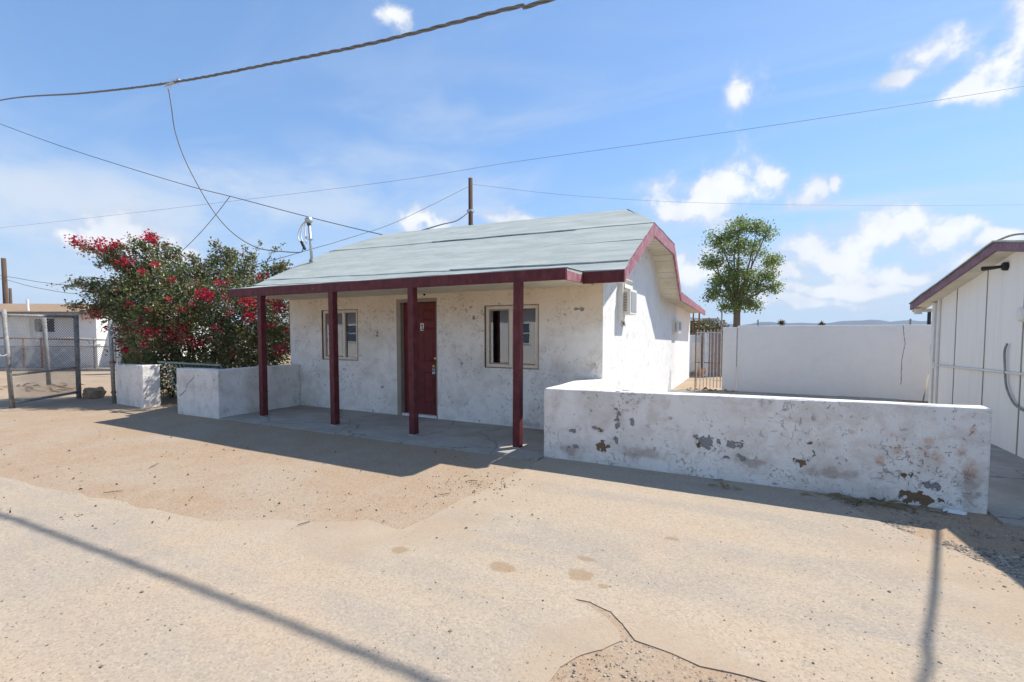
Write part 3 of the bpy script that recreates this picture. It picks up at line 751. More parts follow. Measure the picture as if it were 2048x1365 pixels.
MB().lathe((-4.945, YF + .085, 1.06), (0, -1, 0), [(0, .030), (.012, .029), (.018, .018), (.024, .002)]).build('deadbolt', MAT['brass'], dr, smooth=True)
MAT['sign'] = simple('white_plate', (0.80, 0.80, 0.78), 0.5, var=0.03)
pl = MB().box(-5.262, -5.190, YF + .079, YF + .0845, 1.545, 1.675).build('number_plate', MAT['sign'], dr)
one = [(-.010, -.048), (.012, -.048), (.012, .052), (-.004, .052), (-.024, .034), (-.024, .018), (-.010, .026)]
cx, cz = -5.224, 1.610
mb = MB().prism([(cx + a, YF + .0785, cz + b) for a, b in one], (0, -.0015, 0))
mb.box(cx - .026, cx + .026, YF + .077, YF + .0785, cz - .052, cz - .040)
mb.build('numeral', MAT['black'], pl)
lb = thing('key_lockbox', (-4.945, YF + .045, 0.80), 'grey key lockbox hanging from the brass door knob', 'lockbox')
MB().box(-4.975, -4.915, YF + .022, YF + .058, .790, .885).build('box_body', simple('lockbox_grey', (0.42, 0.45, 0.48), 0.45, 0.2), lb, bevel=0.006)
MB().box(-4.963, -4.927, YF + .019, YF + .0222, .835, .868).build('dial_cover', MAT['darkwire'], lb)
MB().tube(smooth_path([(-4.968, YF + .04, .885), (-4.966, YF + .045, .925), (-4.945, YF + .05, .945), (-4.924, YF + .045, .925), (-4.922, YF + .04, .885)], 4), .005, 6).build('shackle', MAT['galv'], lb, smooth=True)
MB().lathe((-5.10, YF - .001, 2.165), (0, -1, 0), [(0, .016), (.02, .016), (.035, .010), (.04, .002)]).build('porch_light_socket', MAT['black'], house)
# cable down the far corner of the front wall
MB().tube(smooth_path([(XL - .012, YF + .02, 2.15), (XL - .03, YF + .02, 1.9), (XL - .035, YF + .02, 1.6), (XL - .012, YF + .02, 1.35)], 6), .010, 6).build('wall_cable', MAT['caulk'], house, smooth=True)

# air conditioners in the gable wall
def air_con(x1, y0, y1, z0, z1, label):
    t = thing('air_conditioner', ((XR + x1) / 2, (y0 + y1) / 2, z0), label, 'air conditioner', 'air conditioners in the gable wall')
    MB().box(XR + .001, x1, y0, y1, z0, z1).build('casing', MAT['offwhite'], t, bevel=0.008)
    g = MB().box(x1 + .0005, x1 + .006, y0 + .05, y1 - .05, z0 + .04, z1 - .04).build('grille', simple('grey_coil', (0.36, 0.37, 0.37), 0.6, 0.3, var=0.1, scale=30.0), t)
    k = max(4, int((z1 - z0 - .08) / .026))
    for i in range(k):
        z = z0 + .05 + i * (z1 - z0 - .10) / k
        MB().box(XR + .05, x1 - .05, y0 - .005, y0 + .002, z, z + .014).build('louvre', MAT['caulk'] if i % 2 else MAT['oldpipe'], t)
    return t
a1 = air_con(-1.755, 7.46, 7.92, 1.80, 2.20, 'larger window air conditioner with louvred side near the front corner of the gable wall')
MB().box(XR + .001, -1.86, 7.40, 7.455, 1.70, 2.28).build('side_board', MAT['offwhite'], a1)
MB().box(XR + .001, -1.84, 7.457, 7.99, 2.225, 2.283).build('top_board', MAT['offwhite'], a1)
air_con(-1.80, 13.05, 13.62, 1.50, 1.84, 'smaller air conditioner far back on the gable wall')

# ------------------------------------------------------------------ patio walls
def stucco_wall(name, loops, h0, h1, mat, label, x0, x1, seg=0.25):
    """wall with an uneven top: loops is the plan outline"""
    vs = []; n = len(loops)
    mb = MB()
    hh = lambda x, y: h0 + (h1 - h0) * max(0, min(1, (x - x0) / (x1 - x0))) + 0.010 * fbm(x * 1.7, y * 1.7, 4.0)
    mb.add([(p[0], p[1], -0.02) for p in loops] + [(p[0], p[1], hh(*p)) for p in loops],
           [tuple(range(n, 2 * n))] + [(i, (i + 1) % n, (i + 1) % n + n, i + n) for i in range(n)])
    o = mb.build(name, mat, None, bevel=0.018)
    return tag(o, label, 'wall')
def densify(poly, step=0.22, amp=0.006):
    out = []
    for p, q in zip(poly, poly[1:] + poly[:1]):
        L = math.dist(p, q); n = max(1, int(L / step))
        for i in range(n):
            t = i / n; x, y = p[0] + (q[0] - p[0]) * t, p[1] + (q[1] - p[1]) * t
            if i: x += amp * fbm(x * 2, y * 2, 7); y += amp * fbm(x * 2, y * 2, 8)
            out.append((x, y))
    return out
def pw(u, v, ru, rv):          # patch on the front face of the right patio wall from a pixel
    c = at_y(u, v, 5.19); e = at_y(u + ru, v, 5.19); return (c, (abs(e.x - c.x), 0.5, abs(at_y(u, v + rv, 5.19).z - c.z)))
MAT['patio'] = stucco('patio_stucco', base=(0.83, 0.79, 0.725), marks=0.85, dirt=0.55, dirtc=(0.56, 0.48, 0.395), bump=1.0,
    chips=[pw(1413, 885, 24, 12), pw(1467, 890, 16, 12), pw(1482, 915, 12, 6), pw(1265, 845, 6, 8), pw(1144, 862, 6, 5), pw(1188, 857, 5, 5), pw(1627, 905, 5, 7), pw(1867, 975, 18, 9), pw(1240, 783, 10, 2), pw(1235, 848, 5, 30), pw(1230, 875, 6, 8), pw(1450, 915, 9, 4), pw(1150, 895, 10, 4)],
    brown=[pw(1205, 893, 12, 9), pw(1201, 862, 4, 6), pw(1395, 890, 7, 6), pw(1602, 925, 17, 8), pw(1620, 888, 5, 3), pw(1812, 952, 13, 6), pw(1845, 998, 36, 12), pw(1815, 990, 18, 8)],
    stains=[((0.60, 0.36, 0.24), [pw(u, v, r, r) for u, v, r in ((1825, 915, 18), (1797, 905, 14), (1857, 885, 14), (1852, 907, 12), (1880, 912, 20), (1760, 925, 12), (1752, 895, 8), (1704, 866, 8), (1784, 872, 9), (1925, 905, 16), (1950, 860, 9), (1910, 855, 8), (1940, 940, 26))]),
            ((0.30, 0.22, 0.17), [pw(1940, 980, 44, 40), pw(1290, 905, 60, 22), pw(1660, 945, 70, 16), pw(1500, 925, 45, 12), pw(1140, 900, 35, 16)])])
Lw = densify([(-2.25, 5.195), (1.745, 5.205), (1.745, 5.40), (-1.905, 5.40), (-1.905, 6.597), (-2.25, 6.597)])
stucco_wall('patio_wall', Lw, 0.838, 0.885, MAT['patio'], 'long low white stucco wall with peeling patches in front of the courtyard', -2.25, 1.745)
pc = at_y(1, 1, 4.915)
MAT['patio2'] = stucco('patio_stucco_left', base=(0.81, 0.775, 0.72), marks=0.8, dirt=0.45, dirtc=(0.48, 0.41, 0.33), bump=0.9,
                       cracks=[([(at_y(388, 752, 4.915).x, 0.75), (at_y(388, 757, 4.915).x, 0.70), (at_y(376, 772, 4.915).x, 0.58), (at_y(372, 784, 4.915).x, 0.45), (at_y(360, 797, 4.915).x, 0.33)], 0, 0.008)])
Ll = densify([(-9.55, 4.905), (-8.30, 4.925), (-8.30, 6.597), (-8.50, 6.597), (-8.50, 5.12), (-9.55, 5.11)])
stucco_wall('patio_wall', Ll, 0.86, 0.865, MAT['patio2'], 'low white corner wall with a diagonal crack left of the porch', -9.55, -8.30)
stucco_wall('patio_wall', densify([(-12.10, 5.03), (-10.86, 4.955), (-10.84, 5.27), (-12.08, 5.33)]), 0.83, 0.86, MAT['patio2'], 'short white stucco wall between the chain-link gateway and the green iron fence section', -12.1, -10.8)

# green iron panel leaning on the back of the corner wall
gp = thing('iron_fence', (-9.7, 5.4, 0), 'dark green iron bar fence section leaning behind the cracked corner wall', 'iron fence')
gb0, gb1, gz1 = 5.46, 5.14, 0.925
def gpt(x, t): return Vector((x + 0.10 * (1 - t), gb0 + (gb1 - gb0) * t, 0.015 + (gz1 - 0.015) * t))
MB().beam(gpt(-10.62, 1.0), gpt(-8.56, 1.0), .035, .030).build('top_rail', MAT['greeniron'], gp)
MB().beam(gpt(-10.60, 0.03), gpt(-8.58, 0.03), .030, .026).build('bottom_rail', MAT['greeniron'], gp)
MB().beam(gpt(-10.6, 0.5), gpt(-8.6, 0.5), .012, .012).build('middle_rail', MAT['greeniron'], gp)
for i in range(16):
    x = -10.56 + i * 0.132
    MB().beam(gpt(x, 0.04), gpt(x, 0.985), .016, .016).build('bar', MAT['greeniron'], gp)

# ------------------------------------------------------------------ chain-link gate
def chain_mesh(name, O, U, V, wd, ht, pitch, r, mat, parent, sagless=True):
    """woven wire clipped to a rectangle: O corner, U and V unit vectors"""
    O, U, V = Vector(O), Vector(U), Vector(V); N = U.cross(V).normalized(); mb = MB()
    k = -int(ht / pitch) - 1
    while k * pitch < wd + ht:
        for sgn in (1, -1):
            s0 = k * pitch
            # line x = s0 + sgn*y  for sgn 1 ; x = (s0) - (y - ht)... clip
            if sgn == 1: a, b = (s0, 0.0), (s0 + ht, ht)
            else: a, b = (s0 + ht, 0.0), (s0, ht)
            (xa, ya), (xb, yb) = a, b
            t0, t1 = 0.0, 1.0; dx = xb - xa
            for lim, side in ((0.0, 1), (wd, -1)):
                fa, fb_ = side * (xa - lim), side * (xb - lim)
                if fa < 0 and fb_ < 0: t0, t1 = 1, 0
                elif fa < 0: t0 = max(t0, fa / (fa - fb_))
                elif fb_ < 0: t1 = min(t1, fa / (fa - fb_))
            if t1 - t0 > 0.01:
                p = O + U * (xa + dx * t0) + V * (ya + (yb - ya) * t0); q = O + U * (xa + dx * t1) + V * (ya + (yb - ya) * t1)
                o = N * (0.002 * sgn); mb.tube([p + o, q + o], r, 3, False)
        k += 1
    return mb.build(name, mat, parent)
MAT['mesh'] = simple('chain_link_wire', (0.22, 0.215, 0.205), 0.55, 0.3, var=0.3, scale=5.0)
GA, GB = Vector((-13.19, 3.755, 0)), Vector((-13.86, 5.05, 0))
gl = thing('chain_link_gate', (-13.5, 4.4, 0), 'open chain-link gate leaf with grey pipe frame left of the bougainvillea', 'gate')
GU = (GB - GA).normalized(); GL = (GB - GA).length
lean = Vector((-0.02, 0.0, 0))
Z = Vector((0, 0, 1))
MB().tube([GA - lean * 0, GA + Z * 1.97 + Vector((-.10, -.02, 0))], .040, 10).build('gate_post', MAT['oldpipe'], gl, smooth=True)
MB().tube([GB + Z * 0.0, GB + Z * 1.92 + Vector((.03, 0, 0))], .048, 10).build('gate_post', MAT['oldpipe'], gl, smooth=True)
for z, r in ((1.86, .028), (0.66, .022), (0.10, .028)):
    MB().tube([GA + Z * z + Vector((-.10 * z / 1.97, 0, 0)), GB + Z * (z + (0.02 if z > 1 else 0.05))], r, 8).build('rail', MAT['oldpipe'], gl, smooth=True)
chain_mesh('chain_link_mesh', GA + GU * .05 + Z * .10, GU, Z, GL - .08, 1.76, .060, .0048, MAT['mesh'], gl)['kind'] = 'stuff'
la = MB().tube(smooth_path([GA + Vector((.05, -.05, 1.08)), GA + Vector((.06, -.12, 1.05)), GA + Vector((.02, -.16, 1.10)), GA + Vector((0, -.16, 1.2))], 5), .012, 6)
la.build('latch', MAT['galv'], gl, smooth=True)
hp = thing('gate_hinge_pole', (-12.2, 5.02, 0), 'upright grey pipe pole at the end of the short wall', 'pole')
MB().tube([(-12.17, 5.02, 0), (-12.20, 5.02, 1.78)], .038, 10).build('pipe', MAT['oldpipe'], hp, smooth=True)
MB().lathe((-12.17, 5.02, .86), (0, 0, 1), [(0, .055), (.05, .055)], 10).build('hinge_band', MAT['rust'], hp)
MB().lathe((-12.17, 5.02, .22), (0, 0, 1), [(0, .052), (.04, .052)], 10).build('hinge_band', MAT['rust'], hp)
lp = thing('leaning_post', at_z(98, 770), 'weathered grey pipe post leaning behind the chain-link gate', 'post')
b0 = at_z(98, 770); dpt = -sY * b0.x + cY * b0.y
MB().tube([b0, at_d(88, 636, dpt)], .055, 8).build('pipe', MAT['oldpipe'], lp, smooth=True)

def rock(name, c, r, mat, label, seed=0, n=14):
    mb = MB(); vs = []; fs = []
    for i in range(n + 1):
        th = PI * i / n
        for j in range(2 * n):
            ph = PI * j / n; d = Vector((math.sin(th) * math.cos(ph), math.sin(th) * math.sin(ph), math.cos(th)))
            k = 1 + 0.28 * fbm(d.x * 1.3 + seed, d.y * 1.3, d.z * 1.3, 3) + 0.07 * fbm(d.x * 5, d.y * 5 + seed, d.z * 5, 3)
            e = Vector((max(-.8, min(.8, d.x)), max(-.8, min(.8, d.y)), max(-.8, min(.72, d.z))))
            vs.append(Vector(c) + Vector((e.x * r[0], e.y * r[1], e.z * r[2])) * k)
    m2 = 2 * n
    fs = [(i * m2 + j, (i + 1) * m2 + j, (i + 1) * m2 + (j + 1) % m2, i * m2 + (j + 1) % m2) for i in range(n) for j in range(m2)]
    mb.add(vs, fs); return tag(mb.build(name, mat, smooth=False), label, 'rock')
rock('rock', at_z(178, 797) + Vector((0, .1, .10)), (.24, .20, .17), MAT['rock'], 'tan boulder beside the foot of the chain-link gate', 3)

# ------------------------------------------------------------------ leaves
def leaf_mesh(name, items, mat, parent, seed=1):
    """items: (position, size, outward direction); each leaf two folded triangles"""
    rg = random.Random(seed); vs = []; fs = []; off = wloc(parent)
    for (p, s, dr) in items:
        t = Vector((rg.gauss(0, 1), rg.gauss(0, 1), rg.gauss(0, .8))) + dr * 0.9; t.normalize()
        nrm = Vector((rg.gauss(0, .7), rg.gauss(0, .7), rg.gauss(.6, .6))) + dr * 0.3
        sd = t.cross(nrm)
        if sd.length < 1e-3: sd = Vector((1, 0, 0))
        sd.normalize(); up = sd.cross(t); L = s * rg.uniform(.7, 1.3); W = L * rg.uniform(.28, .42)
        q = p - off; n = len(vs)
        vs += [tuple(q), tuple(q + t * (L * .45) + sd * W + up * (L * .12)), tuple(q + t * L), tuple(q + t * (L * .45) - sd * W + up * (L * .12))]
        fs += [(n, n + 1, n + 2), (n, n + 2, n + 3)]
    me = bpy.data.meshes.new(name); me.from_pydata(vs, [], fs); me.update()
    return link(name, me, mat, parent)

# bougainvillea: masses given by picture position and distance, all real 3D volumes
bush = thing('bougainvillea', at_d(395, 790, 11.0) * 1.0, 'large bougainvillea with magenta flowers behind the low walls left of the house', 'shrub')
bush.location.z = 0.0
rg = random.Random(11)
B_MASS = [(300, 610, 10.9, 85, 60, 150), (390, 590, 11.2, 85, 60, 150), (470, 600, 11.0, 80, 60, 130), (540, 620, 11.2, 50, 55, 90),
          (300, 680, 10.9, 70, 55, 110), (390, 680, 11.0, 90, 55, 150), (480, 690, 11.0, 80, 50, 130), (550, 690, 11.3, 40, 50, 70),
          (235, 600, 11.0, 50, 45, 60), (330, 548, 11.2, 62, 34, 48), (260, 560, 11.1, 46, 28, 30), (420, 556, 11.4, 50, 26, 14), (500, 560, 11.4, 55, 32, 34),
          (350, 650, 10.7, 120, 70, 120), (560, 650, 11.4, 25, 70, 50), (290, 720, 10.9, 50, 25, 60), (430, 725, 10.9, 110, 25, 120), (340, 765, 11.3, 40, 35, 60), (420, 765, 11.6, 70, 35, 70), (520, 700, 11.2, 70, 55, 130), (450, 640, 11.0, 110, 70, 170), (330, 620, 11.0, 90, 55, 120), (300, 575, 11.1, 60, 36, 36)]
PXM = lambda d: d / F_PX
clumps = []
for (u, v, dist, ru, rv, n) in B_MASS:
    for _ in range(n):
        while True:
            a, b, c = rg.uniform(-1, 1), rg.uniform(-1, 1), rg.uniform(-1, 1)
            r2 = a * a + b * b + c * c
            if 0.15 < r2 < 1: break
        c0 = at_d(u + a * ru, v + b * rv, dist + c * 0.85)
        clumps.append((c0, rg.uniform(.10, .19), rg.randint(16, 34)))
SPRAYS = [((290, 560), (150, 487), 11.0, 1), ((280, 570), (165, 500), 11.1, 0), ((300, 560), (205, 498), 10.9, 1), ((310, 550), (232, 492), 11.2, 1), ((320, 545), (302, 474), 11.3, 1),
          ((330, 550), (262, 480), 11.0, 0), ((340, 545), (330, 490), 11.2, 0), ((360, 560), (352, 500), 11.3, 0), ((250, 590), (130, 575), 10.9, 0), ((260, 575), (105, 572), 11.0, 2),
          ((240, 610), (150, 565), 10.8, 0), ((270, 545), (200, 530), 11.0, 0), ((230, 630), (135, 612), 10.7, 0), ((240, 620), (190, 625), 10.7, 1), ((410, 570), (378, 512), 11.4, 0), ((430, 560), (432, 488), 11.4, 0),
          ((450, 560), (470, 505), 11.4, 0), ((480, 565), (505, 510), 11.4, 0), ((500, 560), (520, 485), 11.5, 2), ((520, 560), (565, 490), 11.4, 2), ((520, 580), (570, 530), 11.4, 0), ((470, 560), (450, 500), 11.3, 0),
          ((400, 565), (440, 520), 11.4, 0), ((540, 570), (575, 540), 11.3, 0), ((490, 560), (485, 495), 11.4, 2), ((540, 600), (578, 570), 11.4, 0), ((300, 555), (285, 490), 11.1, 0), ((270, 570), (225, 510), 11.2, 0), ((250, 600), (175, 590), 10.8, 0)]
twigs = MB(); flow = []
for (u0, v0), (u1, v1), dist, kind in SPRAYS:
    p0, p1 = at_d(u0, v0, dist), at_d(u1, v1, dist + rg.uniform(-.35, .35))
    mid = (p0 + p1) / 2 + Vector((0, 0, .10 + .12 * rg.random()))
    path = smooth_path([p0, mid, p1], 8)
    twigs.tube(path, [.012 - .009 * i / (len(path) - 1) for i in range(len(path))], 4, False)
    for i, q in enumerate(path):
        t = i / (len(path) - 1)
        k = 2 if kind == 2 else 1
        if kind == 2 and rg.random() < .35: continue
        clumps.append((q + Vector((rg.gauss(0, .04), rg.gauss(0, .04), rg.gauss(0, .04))), (.13 - .07 * t) / (1.5 if kind == 2 else 1), int((24 - 14 * t) / k)))
        if kind == 0 or kind == 1:
            clumps.append((q + Vector((rg.gauss(0, .13), rg.gauss(0, .13), rg.gauss(-.04, .09))) * (1.2 - t), .10, int(18 - 10 * t)))
    if kind == 1: flow.append((p1, .075, 60)); flow.append((path[-4], .07, 36))
ok = lambda p: (not (p.x > -8.98 and p.y > 6.25)) and p.z > 0.05 and not (p.x > -10.85 and p.y < 5.95 and p.z < 1.0) and not (-12.1 < p.x < -10.8 and 4.9 < p.y < 5.4 and p.z < .9)
items = []
core = at_d(400, 690, 11.2)
for c0, r, n in clumps:
    for _ in range(n):
        p = c0 + Vector((rg.gauss(0, r * .6), rg.gauss(0, r * .6), rg.gauss(0, r * .6)))
        if ok(p): items.append((p, .058, (p - core).normalized()))
leaf_mesh('foliage', items, MAT['leaf'], bush, 3)
FL = [(163, 485, 1.1), (200, 483, .7), (205, 500, .8), (229, 494, 1), (303, 478, 1), (252, 525, 1), (203, 621, 1.5), (215, 612, 1.2), (196, 630, 1), (360, 658, 1.5), (348, 674, 1.2), (374, 677, 1), (303, 666, 1), (320, 663, .9), (323, 698, .7), (409, 591, 1.1), (397, 686, .9), (246, 661, .9), (220, 658, .9), (188, 580, .6), (280, 645, .7),
      (458, 628, .7), (498, 633, 1), (557, 616, 1.1), (554, 603, 1), (564, 700, .8), (556, 706, .8), (493, 603, .9), (442, 568, .9), (409, 590, 1), (494, 602, 1), (520, 556, .9), (530, 604, .8), (455, 600, .7), (300, 620, .6), (260, 610, .6), (340, 600, .5), (366, 620, .5), (430, 655, .6), (540, 650, .5), (470, 705, .5), (290, 690, .5), (345, 560, .5), (240, 685, .5), (250, 700, .5), (310, 530, .6), (285, 545, .5), (385, 610, .5), (575, 660, .5)]
fit = []
for u, v, s in FL:
    c0 = at_d(u, v, 10.9 if u < 250 else rg.uniform(10.05, 10.4))
    flow.append((c0, .082 * s, int((80 if u < 260 or s >= 1 else 46) * s)))
for c0, r, n in flow:
    for _ in range(n):
        p = c0 + Vector((rg.gauss(0, r), rg.gauss(0, r), rg.gauss(0, r * .8)))
        if ok(p): fit.append((p, .058, (p - core).normalized()))
for c0, r, n in rg.sample(clumps, 130):
    d = (c0 - core).normalized() * .12
    for _ in range(rg.randint(2, 7)): 
        p = c0 + d + Vector((rg.gauss(0, .05), rg.gauss(0, .05), rg.gauss(0, .05)))
        if ok(p): fit.append((p, .045, d))
leaf_mesh('flowers', fit, MAT['bract'], bush, 5)
base = Vector((bush.location.x, bush.location.y, 0))
for k in range(26):
    u, v, dist, ru, rv, _ = B_MASS[k % len(B_MASS)]
    e = at_d(u + rg.uniform(-.6, .6) * ru, v + rg.uniform(-.5, .5) * rv, dist + rg.uniform(-.4, .4))
    s = base + Vector((rg.uniform(-.9, .7), rg.uniform(-.3, .3), 0))
    m1 = s.lerp(e, .5) + Vector((rg.uniform(-.15, .15), rg.uniform(-.15, .15), .35))
    path = smooth_path([s, m1, e], 7)
    twigs.tube(path, [.030 - .022 * i / (len(path) - 1) for i in range(len(path))], 5, False)
twigs.build('branches', MAT['bark'], bush)

# ------------------------------------------------------------------ tree beyond the courtyard wall
def tree(name, base, trunk_h, crown, leaf_n, leaf_s, label, mat, seed, tr=0.09, group=None):
    """crown: list of (centre, radii, clumps)"""
    t = thing(name, base, label, 'tree', group); rr = random.Random(seed); tb = MB(); items = []
    b = Vector(base); fork = b + Vector((.05, 0, trunk_h))
    tb.tube([b, b.lerp(fork, .5) + Vector((.02, 0, 0)), fork], [tr * 1.15, tr, tr * .85], 10, False)
    cen = sum((Vector(c) for c, _, _ in crown), Vector()) / len(crown)
    for c, r, n in crown:
        c = Vector(c); mid = fork.lerp(c, .5) + Vector((rr.gauss(0, .1), rr.gauss(0, .1), .1))
        pth = smooth_path([fork - Vector((0, 0, .06)), mid, c], 6)
        tb.tube(pth, [tr * .42 * (1 - .8 * i / (len(pth) - 1)) for i in range(len(pth))], 6, False)
        for _ in range(n):
            while True:
                a = Vector((rr.uniform(-1, 1), rr.uniform(-1, 1), rr.uniform(-1, 1)))
                if a.length < 1: break
            cc = c + Vector((a.x * r[0], a.y * r[1], a.z * r[2]))
            tb.tube([c.lerp(cc, .15), c.lerp(cc, .6) + Vector((0, 0, .04)), cc], [.016, .010, .004], 4, False)
            for _ in range(leaf_n):
                p = cc + Vector((rr.gauss(0, .15), rr.gauss(0, .15), rr.gauss(0, .10)))
                items.append((p, leaf_s, (p - cen).normalized()))
    tb.build('trunk', MAT['bark'], t, smooth=True); leaf_mesh('crown', items, mat, t, seed + 1)
    return t
TD = 21.0
def tc(u, v, ru, rv, n): 
    k = TD / F_PX; return (at_d(u + random.uniform(-5, 5), v + random.uniform(-4, 4), TD + random.uniform(-.7, .7)), (ru * k * .80, ru * k * .95, rv * k * 1.0), n)
tree('tree', Vector((at_d(1471, 650, TD).x, at_d(1471, 650, TD).y, 0)), 2.75,
     [tc(1440, 480, 26, 20, 16), tc(1480, 465, 30, 18, 18), tc(1520, 455, 26, 12, 14), tc(1470, 500, 38, 22, 26), tc(1430, 520, 24, 16, 15), tc(1510, 500, 26, 18, 15), tc(1545, 523, 22, 12, 14), tc(1480, 540, 38, 20, 24), tc(1455, 570, 30, 18, 18), tc(1520, 555, 30, 20, 20), tc(1500, 580, 34, 16, 18), tc(1435, 592, 20, 14, 12), tc(1460, 612, 22, 10, 9), tc(1505, 612, 20, 9, 7), tc(1540, 575, 16, 12, 8), tc(1485, 600, 36, 12, 12), tc(1440, 555, 18, 12, 8), tc(1483, 445, 14, 8, 6), tc(1535, 470, 14, 10, 6), tc(1415, 525, 10, 8, 5), tc(1450, 615, 10, 8, 4), tc(1470, 585, 40, 14, 9), tc(1475, 550, 44, 18, 10)],
     48, .09, 'leafy green tree with forked trunk rising behind the courtyard wall', MAT['treeleaf'], 21, 0.16)

# ------------------------------------------------------------------ courtyard wall and iron gate behind
MAT['yard'] = stucco('courtyard_wall_paint', base=(0.82, 0.79, 0.75), marks=0.12, dirt=0.08, bump=0.35,
                     cracks=[([(at_y(1806, 655, 13.43).x, 1.68), (at_y(1810, 690, 13.43).x, 1.27), (at_y(1803, 725, 13.43).x, 0.87), (at_y(1802, 770, 13.43).x, 0.35)], 0, 0.009)])
MB().box(-0.405, 9.0, 13.43, 13.63, -0.02, 1.69).build('courtyard_wall', MAT['yard'], bevel=0.012)
tag(bpy.data.objects['courtyard_wall'], 'tall plain pale wall closing the courtyard behind the low wall', 'wall')
wp = MB().box(-0.745, -0.418, 13.40, 13.64, -0.02, 1.655).build('wall_pier', MAT['yard'], bevel=0.012)
tag(wp, 'slightly lower pale wall pier between the iron bar gate and the courtyard wall', 'wall')
ig = thing('iron_gate', (-1.1, 13.5, 0), 'narrow rusty white iron bar gate between the house and the courtyard wall', 'gate')
MAT['irw'] = simple('flaking_white_iron', (0.60, 0.55, 0.50), 0.6, 0.1, var=0.4, scale=20.0)
for z in (1.52, 0.72):
    MB().beam((-1.40, 13.5, z), (-.77, 13.5, z), .02, .028).build('rail', MAT['irw'] if z > 1 else MAT['rust'], ig)
for i in range(8):
    x = -1.37 + i * .083; MB().tube([(x, 13.475, .06), (x, 13.475, 1.60 - .015 * (i % 2))], .012, 6).build('bar', MAT['irw'], ig)
MB().tube([(-1.41, 13.5, 0), (-1.41, 13.5, 1.56)], .014, 8).build('gate_post', MAT['rust'], ig)
def thin_post(u, v0, v1, dist, r, label, mat):
    p = at_d(u, v0, dist); b = Vector((p.x, p.y, 0)); t = thing('thin_post', b, label, 'post', None)
    MB().tube([b, at_d(u + 1, v1, dist)], r, 6).build('pipe', mat, t)
    return t
thin_post(1386, 650, 622, 19.5, .03, 'rusty thin post nearest the rear corner of the house', MAT['rust'])
thin_post(1398, 650, 612, 19.2, .035, 'rusty thin post under the tip of the rear eave', MAT['rust'])
thin_post(1443, 650, 620, 15.5, .025, 'thin dark post beside the left edge of the wall pier', MAT['oldpipe'])
thin_post(1858, 640, 618, 18.5, .06, 'dark thin post under the eave of the white shed beyond the wall', MAT['black'])
# sheds seen through the bars
sh = thing('storage_shed', (at_d(1425, 760, 16.5).x, at_d(1425, 760, 16.5).y, 0), 'grey-brown panelled shed seen through the iron bar gate', 'shed')
R3 = Matrix.Rotation(YAW, 4, 'Z')
def cam_box(u0, u1, d0, d1, z0, z1):
    x0, x1 = (u0 - CU) / F_PX * d0, (u1 - CU) / F_PX * d0
    return MB().box(x0, x1, d0, d1, z0, z1, R3)
MAT['taupe'] = simple('taupe_metal', (0.235, 0.195, 0.185), 0.6, 0.1, var=0.08)
MAT['palemetal'] = simple('pale_blue_metal', (0.56, 0.61, 0.66), 0.5, 0.1, var=0.06)
for k in range(4):
    cam_box(1418 + k * 11.0, 1428.4 + k * 11.0, 16.4, 16.45, 0.0, 1.50).build('wall_panel', MAT['taupe'], sh)
cam_box(1411, 1462, 16.46, 18.0, 0.0, 1.49).build('shed_body', MAT['taupe'], sh)
cam_box(1411, 1417.6, 16.38, 16.45, 0.0, 1.54).build('corner_post', MAT['palemetal'], sh)
fr = thing('metal_cabinet', (at_d(1393, 760, 16.8).x, at_d(1393, 760, 16.8).y, 0), 'pale blue-grey metal cabinet seen behind the left half of the iron bar gate', 'cabinet')
cam_box(1380, 1403, 16.8, 17.6, 0.12, 1.42).build('cabinet_body', MAT['palemetal'], fr, bevel=.01)
cam_box(1386, 1394.5, 16.77, 16.80, 0.18, 1.18).build('cabinet_door', MAT['offwhite'], fr)
cam_box(1395.5, 1402, 16.77, 16.80, 0.18, 1.18).build('cabinet_door', MAT['offwhite'], fr)
cam_box(1382, 1403, 16.78, 17.58, 0.0, 0.12).build('plinth', MAT['oldpipe'], fr)
rock('dirt_mound', at_d(1410, 768, 15.2), (.9, .5, .20), MAT['dirt'], 'low tan dirt mound at the foot of the iron bar gate', 8)
rock('clay_pot', at_d(1404, 742, 16.0) + Vector((0, 0, -.03)), (.13, .13, .16), simple('terracotta', (0.36, 0.17, 0.09), 0.8), 'small orange clay pot seen between the bars of the iron gate', 12)
bpy.data.objects['dirt_mound']['category'] = 'mound'; bpy.data.objects['clay_pot']['category'] = 'pot'
def scrub(u, v, dist, ru, rv, n, label, name='desert_shrub', s=.09, mat=None):
    b = at_d(u, v, dist); t = thing(name, (b.x, b.y, 0), label, 'shrub', None); k = dist / F_PX; r5 = random.Random(int(u)); it = []; tb = MB()
    for _ in range(n):
        a = Vector((r5.uniform(-1, 1), r5.uniform(-1, 1), r5.uniform(-1, 1)))
        if a.length > 1: a.normalize()
        p = b + Vector((a.x * ru * k, a.y * ru * k, a.z * rv * k))
        for _ in range(10): it.append((p + Vector((r5.gauss(0, s), r5.gauss(0, s), r5.gauss(0, s))), s, a))
    for _ in range(8):
        a = Vector((r5.uniform(-.7, .7) * ru * k, r5.uniform(-.7, .7) * ru * k, 0)); tb.tube([Vector((b.x, b.y, 0)) + a * .3, Vector((b.x, b.y, b.z)) + a], [.03, .01], 5, False)
    tb.build('stems', MAT['bark'], t); leaf_mesh('foliage', it, mat or MAT['scrub'], t, 4); return t
scrub(1410, 657, 24.0, 36, 9, 150, 'olive scrub above the iron bar gate behind the house', s=.12)
fb_ = thing('far_building', at_d(1425, 660, 60) * 1.0, 'flat-roofed tan building far behind the iron bar gate', 'building'); fb_.location.z = 0
MAT['tan'] = simple('tan_stucco', (0.36, 0.31, 0.27), 0.9, var=0.06)
